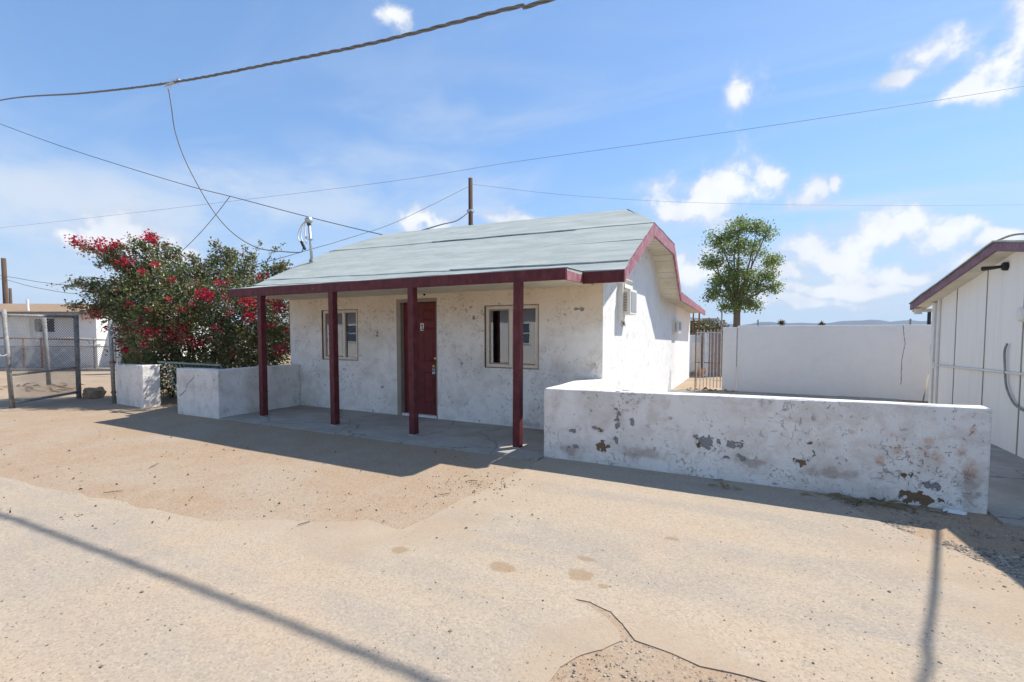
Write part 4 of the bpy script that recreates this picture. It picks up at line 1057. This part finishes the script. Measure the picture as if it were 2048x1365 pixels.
cam_box(1408, 1438, 60, 68, 0, 1.5 + (667 - 637) / F_PX * 60).build('wall', MAT['tan'], fb_)
cam_box(1438.2, 1450, 58.5, 68, 0, 1.5 + (667 - 641) / F_PX * 60).build('wall', MAT['offwhite'], fb_)
cam_box(1440.5, 1443, 58.4, 58.6, 2.0, 2.9).build('window', MAT['dark'], fb_)
cam_box(1380, 1407.5, 62, 70, 0, 1.5 + (667 - 642) / F_PX * 60).build('carport', MAT['dark'], fb_)
cam_box(1378, 1408, 60.5, 71, 1.5 + (667 - 642) / F_PX * 60 + .003, 1.5 + (667 - 638) / F_PX * 60).build('carport_roof', MAT['offwhite'], fb_)
def spiky(u, v, dist, h, label, seed, name):
    b = at_d(u, v, dist); t = thing(name, (b.x, b.y, 0), label, 'plant'); r6 = random.Random(seed); tb = MB(); lf = MB()
    tb.tube([(b.x, b.y, 0), (b.x, b.y, b.z)], [.14, .10], 7); top = Vector((b.x, b.y, b.z))
    for _ in range(60):
        d = Vector((r6.gauss(0, 1), r6.gauss(0, 1), r6.gauss(.5, .8))).normalized(); e = top + d * h * r6.uniform(.6, 1.1); sd = d.cross(Vector((0, 0, 1))).normalized() * .05
        lf.add([top - sd, top + sd, top + d * h * .6 + sd + Vector((0, 0, .05)), e, top + d * h * .6 - sd], [(0, 1, 2, 3, 4)])
    tb.build('trunk', MAT['bark'], t); lf.build('fronds', MAT['scrub'], t)
spiky(1563, 648, 45, .5, 'spiky desert plant peeking over the courtyard wall just right of the tree', 2, 'spiky_plant')
spiky(1643, 650, 55, .5, 'small palm peeking over the middle of the courtyard wall', 5, 'palm_tree')
thin_post(1515, 655, 640, 60, .10, 'tiny far post over the courtyard wall right of the tree', MAT['oldpipe'])
thin_post(1820, 655, 638, 60, .10, 'tiny far post over the courtyard wall near the white shed', MAT['oldpipe'])

# ------------------------------------------------------------------ white shed on the right
SX, SB = 2.855, 10.99
shed = thing('white_shed', (4.4, 7.6, 0), 'white panelled building with mauve rake boards at the right edge', 'building')
def zs(y): return 2.642 - 0.163 * abs(y - 8.0)       # top of rake
def zs_w(y): return zs(y) - 0.113
m, nt, p = new_mat('white_panel_paint'); pos = POS(nt)
c = MX(nt, MR(nt, NZ(nt, VM(nt, 'MULTIPLY', pos, (1, 6, 0.4)), 3.0, 6.0), 0.35, 0.75, 0.0, 0.25), (0.84, 0.815, 0.755), (0.66, 0.61, 0.52))
c = MX(nt, MR(nt, NZ(nt, pos, 7.0, 5.0), 0.72, 0.76, 0.0, 0.6), c, (0.48, 0.40, 0.30))
nt.links.new(c, p.inputs['Base Color']); p.inputs['Roughness'].default_value = 0.65
nt.links.new(BUMP(nt, NZ(nt, VM(nt, 'MULTIPLY', pos, (1, 10, 0.5)), 8.0, 4.0), 0.12, 0.005), p.inputs['Normal'])
MAT['panel'] = m
seams = [10.99, 9.98, 8.885, 7.84, 6.75, 5.65, 4.55]
for ya, yb in zip(seams, seams[1:]):
    y0, y1 = yb + .012, ya - .012
    tops = [(y1, zs_w(y1))] + ([(8.0, zs_w(8.0))] if y0 < 8.0 < y1 else []) + [(y0, zs_w(y0))]
    poly = [(SX, y0, 0.0), (SX, y1, 0.0)] + [(SX, a, b) for a, b in tops]
    MB().prism(poly, (0.03, 0, 0)).build('wall_panel', MAT['panel'], shed)
for y in seams[1:-1]:
    MB().box(SX - .006, SX + .02, y - .0115, y + .0115, 0.02, zs_w(y)).build('batten', MAT['jamb'], shed)
MB().box(SX + .031, SX + 3.2, 4.55, SB, 0.0, 2.02).build('shed_body', MAT['panel'], shed)
MB().box(SX - .055, SX - .003, SB - .16, SB - .03, 0, zs_w(SB) - .003).build('corner_board', MAT['offwhite'], shed, bevel=.006)
MB().box(SX - .035, SX - .003, SB - .30, SB - .21, 0, zs_w(SB - .3) - .003).build('corner_board', MAT['offwhite'], shed, bevel=.006)
EX = SX - 0.24
for (ya, yb) in ((8.0, 11.52), (4.28, 8.0)):
    poly = [(EX, ya, zs(ya) - .014), (EX, yb, zs(yb) - .014), (EX, yb, zs(yb) - .125), (EX, ya, zs(ya) - .125)]
    MB().prism(poly, (0.03, 0, 0)).build('rake_board', MAT['mauve'], shed)
    MB().prism([(EX + .031, ya, zs(ya) - .112), (EX + .031, yb, zs(yb) - .112), (SX + .002, yb, zs(yb) - .112), (SX + .002, ya, zs(ya) - .112)], (0, 0, .014)).build('soffit', MAT['soffit'], shed)
    a = MB(); NXs = 14; vv = []
    for i in range(NXs + 1):
        y = ya + (yb - ya) * i / NXs
        for x in (EX - .02, EX + .4, SX + 3.4):
            wob = 0.022 * max(0, fbm(y * 2.3, x, 3)) if x < EX + .1 else 0.0
            vv.append((x, y, zs(y) + .006 + wob))
    k0 = len(vv); vv += [(v[0], v[1], v[2] - .02) for v in vv]
    ff = [(i * 3 + j, i * 3 + j + 1, (i + 1) * 3 + j + 1, (i + 1) * 3 + j) for i in range(NXs) for j in range(2)]
    ff += [(k0 + i * 3, k0 + (i + 1) * 3, (i + 1) * 3, i * 3) for i in range(NXs)] + [(0, 1, k0 + 1, k0), (NXs * 3, NXs * 3 + 1, k0 + NXs * 3 + 1, k0 + NXs * 3), (1, 2, k0 + 2, k0 + 1)]
    a.add(vv, ff); a.build('roof_sheet', MAT['roofing'], shed)
    MB().box(SX + .05, SX + 3.2, min(ya, yb) + .05, max(ya, yb) - .8, 1.95, 2.03).build('ceiling', MAT['dark'], shed)
MB().box(EX + .05, EX + .14, 11.33, 11.47, zs(11.45) - .22, zs(11.45) - .116).build('rafter_tail', MAT['offwhite'], shed)
MB().box(EX + .032, SX + 3.2, 11.47, 11.50, zs(11.5) - .17, zs(11.5) - .116).build('eave_board', MAT['offwhite'], shed)
MB().tube([(SX - .022, SB - .20, .94), (SX - .022, 7.0, 1.035)], .016, 8).build('conduit', MAT['offwhite'], shed, smooth=True)
MB().box(SX - .05, SX - .002, SB - .24, SB - .17, .88, .99).build('junction_box', MAT['offwhite'], shed)
hs = [at_x(u, v, SX - .03) for u, v in ((2014, 688), (2009, 705), (2010, 740), (2012, 770), (2022, 798), (2036, 815), (2060, 824), (2095, 812), (2110, 760))]
MB().tube(smooth_path(hs, 6), .013, 8).build('hose', MAT['oldpipe'], shed, smooth=True)
fl = at_x(2015, 533, SX)
MB().lathe((SX, fl.y, fl.z), (-1, 0, 0), [(0, .055), (.035, .055), (.05, .045), (.055, .002)], 14).build('floodlight_base', MAT['black'], shed)
MB().tube([(SX - .05, fl.y, fl.z), (SX - .11, fl.y + .05, fl.z - .005), (SX - .20, fl.y + .13, fl.z - .005)], [.018, .022, .030], 8).build('floodlight_arm', MAT['black'], shed)
rc = [at_x(u, v, EX + .25) for u, v in ((1990, 484), (2005, 472), (2025, 471), (2048, 476), (2080, 482), (2120, 500))]
rc = [Vector((EX + .25 + .1 * i, p.y, max(p.z, zs(p.y) + .03))) for i, p in enumerate(rc)]
MB().tube(smooth_path(rc, 6), .014, 6).build('roof_cable', MAT['oldpipe'], shed, smooth=True)
mt = at_x(2048, 630, SX)
MB().lathe((SX - .001, mt.y - .05, mt.z), (-1, 0, 0), [(0, .09), (.05, .09), (.07, .07), (.08, .002)], 16).build('meter', MAT['offwhite'], shed)
brm = thing('leaning_pole', (2.70, 11.15, 0.02), 'thin pale pole leaning against the far corner of the white panelled building', 'pole')
MB().tube([at_z(1846, 803, 0.02), at_x(1858, 745, 2.80), at_x(1861, 690, 2.83)], .014, 7).build('stick', MAT['offwhite'], brm, smooth=True)

# ------------------------------------------------------------------ houses and fence on the left, far behind the gate
lh = thing('white_outbuilding', (at_d(60, 735, 21).x, at_d(60, 735, 21).y, 0), 'long white building with brown roof behind the chain-link gate', 'building')
MAT['lhwall'] = simple('white_block_wall', (0.76, 0.76, 0.74), 0.8, var=0.06, scale=2.0, bump=0.15)
MAT['shingle'] = simple('brown_shingle', (0.30, 0.205, 0.13), 0.95, var=0.22, scale=5.0, bump=0.4, bscale=20.0)
DL = 20.6
zl = lambda v, d=DL: CAM_H + (667 - v) / F_PX * d
cam_box(-220, 194, DL, DL + 6, 0, zl(624)).build('wall', MAT['lhwall'], lh)
cam_box(194.3, 300, DL + 1.4, DL + 6, 0, zl(627)).build('wall', MAT['lhwall'], lh)
def cam_pt(u, d, z): return R3 @ Vector(((u - CU) / F_PX * DL, d, z))
MB().prism([cam_pt(-240, DL - .5, zl(629)), cam_pt(205, DL - .5, zl(629)), cam_pt(205, DL + 3, zl(605)), cam_pt(-240, DL + 3, zl(603))], (0, 0, .09)).build('roof', MAT['shingle'], lh)
MB().prism([cam_pt(206, DL + .9, zl(629)), cam_pt(320, DL + .9, zl(629)), cam_pt(320, DL + 4, zl(602)), cam_pt(206, DL + 4, zl(606))], (0, 0, .09)).build('roof', MAT['shingle'], lh)
cam_box(-238, 204, DL - .53, DL - .49, zl(632), zl(628)).build('eave_board', MAT['oldpipe'], lh)
wn = cam_box(71, 109, DL - .03, DL + .05, zl(664), zl(637)).build('window', MAT['dark'], lh)
cam_box(70, 110, DL - .05, DL - .031, zl(638), zl(636)).build('frame', MAT['offwhite'], wn)
cam_box(88.5, 91, DL - .05, DL - .031, zl(663), zl(638.2)).build('frame', MAT['offwhite'], wn)
MB().tube([cam_pt(66, DL - .12, 0.7), cam_pt(66, DL - .12, zl(651))] + [cam_pt(64.5, DL - .12, zl(600))], .05, 8).build('vent_pipe', MAT['offwhite'], lh)
dd = cam_box(207, 228, DL + 1.36, DL + 1.41, 0.05, zl(645)).build('door', MAT['offwhite'], lh)
cam_box(205, 206.8, DL + 1.34, DL + 1.41, 0.0, zl(643)).build('door_frame', MAT['galv'], dd)
MB().lathe(R3 @ Vector(((211 - CU) / F_PX * (DL + 1.3), DL + 1.36, 1.0)), R3 @ Vector((0, -1, 0)), [(0, .05), (.06, .04)], 10).build('handle', MAT['black'], dd)
cam_box(195.5, 202, DL + 1.35, DL + 1.42, 0.0, zl(640)).build('corner_trim', MAT['galv'], lh)
cam_box(200, 210, DL + 1.2, DL + 1.38, zl(690), zl(683)).build('electric_box', MAT['galv'], lh)
MB().tube(smooth_path([cam_pt(120, DL - .06, zl(683)), cam_pt(172, DL - .06, zl(683)), cam_pt(180, DL - .06, zl(690)), cam_pt(205, DL - .06, zl(690))], 5), .04, 8).build('wall_pipe', MAT['offwhite'], lh)
MB().tube(smooth_path([cam_pt(166, DL - .1, zl(628)), cam_pt(170, DL - .12, zl(631)), cam_pt(172, DL - .1, zl(641))], 5), .025, 6).build('drain_pipe', simple('pink_plastic', (0.55, 0.25, 0.20), 0.5), lh)
cam_box(247, 300, DL - 3.0, DL - 2.9, 0, zl(650, DL - 3)).build('lean_to_panel', MAT['caulk'], lh)
# chain-link yard fence in front of that building
DFn = 19.0
fz = lambda v: CAM_H + (667 - v) / F_PX * DFn
fen = thing('yard_fence', (at_d(100, 740, DFn).x, at_d(100, 740, DFn).y, 0), 'low chain-link yard fence with rusty rail in front of the white outbuilding', 'fence')
def fpt(u, z, dd=0.0): return R3 @ Vector(((u - CU) / F_PX * DFn, DFn + dd, z))
MB().tube([fpt(-120, fz(674)), fpt(232, fz(681))], .028, 8).build('top_rail', MAT['rust'], fen)
MB().tube([fpt(-120, fz(692)), fpt(232, fz(694))], .020, 8).build('rail', MAT['oldpipe'], fen)
MB().tube([fpt(130, fz(676), -.05), fpt(270, fz(683), -.05)], .03, 8).build('pipe_rail', MAT['soffit'], fen)
for u, mt_ in ((-60, 'rust'), (15, 'oldpipe'), (47, 'rust'), (83, 'rust'), (188, 'oldpipe'), (232, 'oldpipe')):
    MB().tube([fpt(u, 0), fpt(u, fz(676))], .035, 8).build('fence_post', MAT[mt_], fen)
cm = chain_mesh('chain_link_mesh', fpt(-120, .03, .04), R3 @ Vector((1, 0, 0)), Z, (352) / F_PX * DFn, fz(692) - .03, .09, .0070, MAT['mesh'], fen); cm['kind'] = 'stuff'
cb = cam_box(-200, 250, DFn - .35, DFn - .15, -.02, .10).build('kerb', MAT['concrete']); tag(cb, kind='structure')

# ------------------------------------------------------------------ utility poles and wires
def upole(u, vtop, dist, r, label, arm=False):
    p = at_d(u, vtop, dist); b = Vector((p.x, p.y, 0)); t = thing('utility_pole', b, label, 'utility pole', 'wooden utility poles')
    MB().tube([b, p], [r * 1.25, r], 10).build('shaft', MAT['pole'], t, smooth=True)
    return t, p
t, pole_top = upole(941, 357, 33, .15, 'brown wooden utility pole standing behind the house roof')
MB().box(pole_top.x - .2, pole_top.x + .2, pole_top.y - .2, pole_top.y + .2, pole_top.z - 2.3, pole_top.z - 2.15).build('bracket', MAT['galv'], t)
upole(7, 517, 32, .13, 'taller wooden utility pole at the left edge above the brown roof')
upole(20, 577, 36, .09, 'short thin utility pole beside the taller pole at the left edge')
def wire(name, pts, r, mat, label, n=8, seg=12):
    o = MB().tube(smooth_path(pts, seg), r, n).build(name, mat, smooth=True); return tag(o, label, 'cable')
wire('power_line', [at_d(-150, 470, 70), at_d(75, 448, 62), at_d(700, 374, 44), at_d(1024, 325, 39), at_d(1500, 258, 33), at_d(2048, 173, 29), at_d(2400, 105, 27)], .012, MAT['darkwire'], 'long thin power line rising across the whole sky to the right edge', 5)
wire('power_line', [pole_top - Vector((0, 0, .4)), at_d(1150, 392, 36), at_d(1400, 406, 39), at_d(1700, 411, 42), at_d(2048, 410, 46), at_d(2400, 402, 52)], .009, MAT['darkwire'], 'faint nearly level line running right from the pole behind the house', 5)
wire('service_line', [at_d(-120, 200, 26), at_d(0, 248, 24), at_d(120, 292, 22), at_d(250, 334, 20), at_d(380, 373, 18.5), at_d(460, 393, 17.5), at_d(600, 430, 16.5), at_d(700, 455, 15.8), at_d(765, 470, 15.2)], .014, MAT['darkwire'], 'dark line sloping down from the left edge to the house ridge', 6)
wire('service_line', [at_d(460, 393, 17.5), at_d(430, 432, 18.5), at_d(395, 472, 19.5), at_d(358, 508, 20.5), at_d(300, 560, 21), at_d(250, 608, 21.5)], .012, MAT['darkwire'], 'thin branch line falling left behind the bougainvillea', 6)
wire('service_line', [pole_top - Vector((0, 0, .5)), at_d(800, 441, 27), at_d(700, 476, 22), at_d(625, 498, 19), at_d(540, 522, 17), at_d(380, 560, 18), at_d(240, 570, 22)], .013, MAT['darkwire'], 'line falling left from the pole behind the mast on the roof', 6)
wire('service_line', [pole_top - Vector((0, 0, 2.2)), at_d(915, 441, 28), at_d(885, 449, 24), at_d(855, 458, 19), at_d(825, 468, 15.5)], [.035, .05, .06, .03, .02] and .03, MAT['black'], 'short thick black cable sagging from the pole to the roof ridge', 6)
wire('service_line', [at_d(-60, 545, 33), at_d(10, 553, 32), at_d(90, 566, 30), at_d(165, 572, 28), at_d(240, 568, 26)], .014, MAT['darkwire'], 'thin line leaving the tall pole at the left edge', 5)
wire('service_line', [at_d(-60, 550, 33), at_d(12, 560, 32), at_d(60, 573, 30), at_d(140, 587, 28), at_d(230, 592, 26)], .014, MAT['darkwire'], 'lower sagging line from the tall pole at the left edge', 5)

# twisted overhead cable, three strands
TC = [(-60, 11.0, 15.5), (-40, 9.0, 13.2), (-25.4, 7.33, 10.23), (-15.8, 6.17, 7.81), (-10.66, 5.6, 6.6), (-7.23, 5.38, 6.0), (-4.86, 5.22, 5.6), (-2.66, 5.14, 5.35), (-2.09, 5.12, 5.27), (2.0, 5.05, 5.05), (8.0, 5.0, 5.3), (20, 4.9, 6.8)]
tw = thing('overhead_cable', (-10, 5.5, 6.4), 'thick twisted three-strand cable crossing the upper left sky', 'cable')
cen = smooth_path(TC, 40); fine = []; acc = 0.0
dense = []
for p, q in zip(cen, cen[1:]):
    k = max(1, int((q - p).length / .06))
    for i in range(k): dense.append(p.lerp(q, i / k))
for sidx in range(3):
    mb = MB(); pts = []; s = 0.0; prev = dense[0]
    for p in dense:
        s += (p - prev).length; prev = p
        an = 2 * PI * (s / .75 + sidx / 3.0)
        pts.append(p + Vector((0, math.cos(an), math.sin(an))) * .0135)
    mb.tube(pts, .0125 if sidx else .0095, 5).build('strand', MAT['wire'], tw, smooth=True)
tp = at_y(345, 166, 5.6)
tie = thing('cable_splice', tp, 'frayed grey wire splice tied on the thick twisted cable', 'splice')
mb = MB(); r8 = random.Random(4)
for i in range(26):
    a = tp + Vector((r8.uniform(-.22, .22), r8.gauss(0, .02), r8.gauss(0, .02))); d = Vector((r8.uniform(-1, 1), r8.uniform(-.4, .4), r8.gauss(0, .8))).normalized() * r8.uniform(.06, .16)
    mb.tube([a, a + d * .5 + Vector((0, 0, .01)), a + d], .004, 4, False)
mb.build('loose_wires', MAT['galv'], tie)
MB().tube([tp + Vector((-.24, 0, .005)), tp + Vector((.26, 0, -.01))], .026, 8).build('sleeve', MAT['galv'], tie)
# service mast on the roof
mx_, my_ = -8.60, 7.20; mz = zroof(mx_, my_)
ms = thing('service_mast', (mx_, my_, mz), 'grey pipe service mast with weatherhead on the left of the roof', 'mast')
mtop = Vector((mx_ - .07, my_, 3.90))
MB().tube([(mx_, my_, mz - .02), mtop], .030, 10).build('pipe', MAT['galv'], ms, smooth=True)
MB().lathe((mx_, my_, mz - .01), (0, -.35, 1), [(0, .12), (.015, .11), (.03, .05), (.09, .036)], 12).build('flashing', MAT['oldpipe'], ms)
MB().lathe(mtop + Vector((-.075, 0, .035)), (.9, 0, .18), [(0, .05), (.03, .075), (.10, .075), (.135, .06), (.15, .02)], 12).build('weatherhead', MAT['galv'], ms, smooth=True)
MB().lathe(mtop + Vector((.006, 0, -.02)), (-.25, 0, -1), [(0, .045), (.05, .04)], 10).build('collar', MAT['darkwire'], ms)
MB().beam(mtop + Vector((-.02, 0, -.36)), mtop + Vector((.11, 0, -.37)), .035, .03).build('clamp', MAT['galv'], ms)
MB().lathe(mtop + Vector((-.09, 0, -.35)), (.3, 0, 1), [(0, .02), (.02, .03), (.04, .02), (.06, .028)], 10).build('insulator', MAT['galv'], ms)
sp_ = at_y(606, 494, 7.15)
for k, dx in enumerate((0, .05, .12)):
    MB().tube(smooth_path([mtop + Vector((-.10, 0, .05)), mtop + Vector((-.25 + dx, -.01, -.06)), mtop + Vector((-.34 + dx * 2, -.02, -.28)), Vector((sp_.x + dx - .02, sp_.y, sp_.z + .06))], 6), .012, 6).build('lead_wire', MAT['offwhite'], ms, smooth=True)
MB().tube([sp_ + Vector((-.05, 0, .12)), sp_ + Vector((.06, 0, -.06))], .030, 8).build('splice_block', MAT['black'], ms)
drop = [at_y(u, v, y) for u, v, y in ((337, 178, 5.6), (343, 215, 5.66), (350, 262, 5.75), (368, 315, 5.9), (398, 375, 6.1), (432, 430, 6.35), (470, 470, 6.6), (515, 496, 6.85), (560, 503, 7.0), (600, 505, 7.12))] + [sp_ + Vector((0, 0, -.04))]
o = wire('service_drop', drop, .011, MAT['wire'], 'thin wire drooping from the splice on the twisted cable to the roof mast', 6)
# line over the driveway, just outside the view, that throws the shadow at the right
sh_pts = [Vector(at_z(u, v)) for u, v in ((1875, 1052), (1872, 1120), (1866, 1200), (1852, 1290), (1845, 1365))]
LZ = [3.35, 3.65, 4.0, 4.35, 4.6]
ov = [Vector((p.x + .53 * z, p.y + .69 * z, z)) for p, z in zip(sh_pts, LZ)]
ov = [ov[0] * 2 - ov[1] + Vector((0, .1, 0))] + ov + [Vector((1.2, 4.2, 5.0)), Vector((0.5, 5.05, 5.05))]
wire('service_line', [ov[0] + (ov[0] - ov[1]) * 1.2, ov[0], ov[1]] + ov[2:6] + [Vector((ov[5].x - .35, ov[5].y - .9, 4.85))], .020, MAT['wire'], 'line over the driveway outside the right edge that casts the upright shadow', 6)

# ------------------------------------------------------------------ mountains
def ridge(name, d, pts, mat):
    mb = MB(); NX_, NY_ = 160, 7; vs = []
    us = [pts[0][0] + (pts[-1][0] - pts[0][0]) * i / NX_ for i in range(NX_ + 1)]
    for j in range(NY_ + 1):
        t = j / NY_
        for u in us:
            top = interp(pts, u)[0]; h = (667 - top) / F_PX * d * 1.0
            h *= 1 + 0.10 * fbm(u * .03, 2.0, 1.0, 5)
            e = t if t < .6 else 1.0 + (t - 1) * .3
            prof = (t / .7) ** 1.2 if t <= .7 else 1 - (t - .7) * 1.2
            hh = h * max(0, prof) * (1 + .25 * fbm(u * .05, t * 4, 5.0, 5) * (1 - t * .5)) + CAM_H * prof
            P_ = at_d(u, 667, d + t * 520); vs.append((P_.x, P_.y, hh if j else -3.0))
    n = NX_ + 1
    mb.add(vs, [(j * n + i, j * n + i + 1, (j + 1) * n + i + 1, (j + 1) * n + i) for j in range(NY_) for i in range(NX_)])
    return tag(mb.build(name, mat, smooth=False), kind='structure')
MAT['mount'] = simple('desert_rock', (0.045, 0.045, 0.05), 0.95, var=0.3, scale=0.004)
ridge('mountains', 3000, [(-600, 660), (0, 655), (900, 655), (1300, 650), (1385, 630), (1400, 632), (1430, 648), (1450, 641), (1475, 650), (1500, 646), (1535, 641), (1570, 643), (1620, 644), (1680, 642), (1715, 637), (1740, 635), (1770, 641), (1820, 637), (1870, 640), (2000, 648), (2600, 652)], MAT['mount'])

# ------------------------------------------------------------------ ground scatter
def stones(name, spots, mat, seed, label=None):
    r9 = random.Random(seed); vs = []; fs = []
    for (x, y, s, z) in spots:
        a = r9.uniform(0, 6.28); n = len(vs); ht = s * r9.uniform(.35, .7)
        k = r9.randint(5, 6)
        ring = [(x + math.cos(a + 6.283 * i / k) * s * r9.uniform(.6, 1.0), y + math.sin(a + 6.283 * i / k) * s * r9.uniform(.6, 1.0), z + ht * r9.uniform(.2, .55)) for i in range(k)]
        vs += ring + [(x + r9.uniform(-.2, .2) * s, y + r9.uniform(-.2, .2) * s, z + ht)] + [(x, y, z - .002)]
        for i in range(k):
            fs.append((n + i, n + (i + 1) % k, n + k)); fs.append((n + (i + 1) % k, n + i, n + k + 1))
    me = bpy.data.meshes.new(name); me.from_pydata(vs, [], fs); me.update()
    return tag(link(name, me, mat), kind='stuff')
r10 = random.Random(77); spots = []
for _ in range(5200):                      # gravel spill right of the driveway
    u = r10.uniform(1690, 2120); t = r10.random()
    v = 1012 + (u - 1690) * .36 + r10.gauss(0, 26) + (u - 1690) * .05 * r10.gauss(0, 1)
    p = at_z(u, v)
    if p.y < 5.17 and p.x < 3 and fbm(p.x * 3, p.y * 3, 1.0) > -.25: spots.append((p.x, p.y, abs(r10.gauss(0, .006)) + .004, .001))
for _ in range(420):                      # pothole rubble
    p = at_z(r10.uniform(1090, 1560), r10.uniform(1270, 1375))
    spots.append((p.x, p.y, abs(r10.gauss(0, .0035)) + .0025, .002))
stones('gravel', spots, MAT['gravel'], 1)
spots = []
for _ in range(5000):
    p = at_z(r10.uniform(-20, 2060), 835 + 540 * r10.random() ** 0.8)
    if p.y < 4.9 and -14 < p.x < 3 and fbm(p.x * .8, p.y * .8, 6.0) > -.1 - .3 * r10.random():
        on = p.x > -2.35 or p.y < 2.1
        if on and r10.random() < .72: continue
        spots.append((p.x, p.y, (.0022 + abs(r10.gauss(0, .0025))) * (1.0 if r10.random() < .96 else 2.2), .008 if on else .001))
stones('loose_pebbles', spots, MAT['gravel'], 2)
# dry leaves and twigs on the dirt
lit = bpy.data.objects.new('tmp', None); items = []
for _ in range(300):
    p = at_z(r10.uniform(0, 1080), r10.uniform(840, 1060))
    if p.y < 4.85: items.append((Vector((p.x, p.y, .013)), r10.uniform(.012, .034), Vector((0, 0, -.6))))
for _ in range(130):
    p = at_z(r10.gauss(960, 60), r10.gauss(975, 16)); items.append((Vector((p.x, p.y, .012)), r10.uniform(.012, .03), Vector((0, 0, -.6))))
o = leaf_mesh('leaf_litter', items, MAT['litter'], None, 9); tag(o, kind='stuff')
tws = MB()
for u, v, L in ((620, 1043, .10), (300, 935, .16), (245, 982, .14), (955, 962, .10), (1010, 975, .12), (880, 990, .09), (1445, 960, .10)):
    p = at_z(u, v, .014); a = r10.uniform(0, 6.28); q = p + Vector((math.cos(a) * L, math.sin(a) * L, .004)); tws.tube([p, p.lerp(q, .5) + Vector((.008, 0, .004)), q], .004, 5)
tag(tws.build('fallen_twigs', MAT['bark']), kind='stuff')
def straw(name, cen, spread, n, L, seed, hgt=.5):
    rs = random.Random(seed); mb = MB()
    for _ in range(n):
        p = Vector(cen) + Vector((rs.gauss(0, spread[0]), rs.gauss(0, spread[1]), 0)); a = rs.uniform(0, 6.28); l = L * rs.uniform(.5, 1.2)
        d = Vector((math.cos(a), math.sin(a), 0)); e1 = p + d * l * .5 + Vector((0, 0, l * hgt * rs.random())); e2 = p + d * l + Vector((0, 0, l * hgt * .4 * rs.random()))
        sd = Vector((-d.y, d.x, 0)) * .0022
        mb.add([p - sd, p + sd, e1 + sd, e2, e1 - sd], [(0, 1, 2, 3, 4)])
    return tag(mb.build(name, MAT['straw']), kind='stuff')
c_ = at_z(1740, 1003); straw('dry_grass', (c_.x, 5.10, .004), (.20, .03), 55, .18, 2, .25)
c_ = at_z(1450, 962); straw('dry_grass', (c_.x, 4.95, .013), (.05, .03), 14, .09, 3)
c_ = at_z(75, 775); straw('dry_grass', (c_.x, c_.y, .004), (.8, .4), 120, .16, 4, .3)
c_ = at_z(128, 782); straw('dry_grass', (c_.x, c_.y, .004), (.4, .25), 60, .15, 5, .3)
c_ = at_d(1410, 772, 14.0); straw('dry_grass', (-1.15, 13.2, .014), (.28, .12), 50, .16, 6, .4)
fz_ = at_z(1906, 1027)
MB().prism([(fz_.x - .07, fz_.y - .02, .004), (fz_.x + .06, fz_.y - .045, .006), (fz_.x + .085, fz_.y - .02, .006), (fz_.x + .05, fz_.y + .035, .005), (fz_.x - .05, fz_.y + .03, .004)], (0, .004, .022)).build('plaster_chunk', MAT['sign'], bevel=.004)
tag(bpy.data.objects['plaster_chunk'], 'white broken plaster chunk on the dirt at the foot of the low wall', 'plaster chunk')

# ------------------------------------------------------------------ across the street (seen in the window reflections)
nb = thing('neighbour_house', (-9, -9, 0), 'white house across the street mirrored in the porch windows', 'house')
MAT['nbp'] = simple('bluish_pane', (0.09, 0.13, 0.19), 0.15, var=0.1)
MAT['nbw'] = simple('white_siding', (0.72, 0.74, 0.76), 0.8, var=0.06, scale=2.0)
for z in range(11):
    MB().box(-34, -4.5, -8.02 - .004 * (z % 2), -7.99, .25 * z, .25 * z + .246).build('siding_board', MAT['nbw'], nb)
MB().box(-34, -4.5, -14, -8.03, 0, 2.75).build('body', MAT['nbw'], nb)
MB().prism([(-34.4, -7.5, 2.76), (-34.4, -11, 4.0), (-34.4, -14.5, 2.76)], (30.3, 0, 0)).build('roof', MAT['shingle'], nb)
for x in (-27.5, -22.5, -18.5, -14.5, -11.0, -7.3):
    wv_ = MB().box(x, x + 1.1, -7.985, -7.95, .95, 2.05).build('window', MAT['offwhite'], nb)
    MB().box(x + .08, x + 1.02, -7.948, -7.94, 1.03, 1.47).build('pane', MAT['nbp'], wv_)
    MB().box(x + .08, x + 1.02, -7.948, -7.94, 1.53, 1.97).build('pane', MAT['nbp'], wv_)

# ------------------------------------------------------------------ air between here and the mountains
hm = bpy.data.materials.new('desert_haze'); hm.use_nodes = True; nt = hm.node_tree
nt.nodes.remove(nt.nodes['Principled BSDF'])
pvn = nt.nodes.new('ShaderNodeVolumePrincipled'); pvn.inputs['Color'].default_value = (0.66, 0.82, 1.0, 1); pvn.inputs['Density'].default_value = 1.35e-4
pvn.inputs['Anisotropy'].default_value = 0.0
nt.links.new(pvn.outputs[0], nt.nodes['Material Output'].inputs['Volume'])
tag(MB().box(-4700, 4700, -4700, 4700, -4.2, 175).build('haze', hm, loc=(0, 0, 0)), kind='stuff')
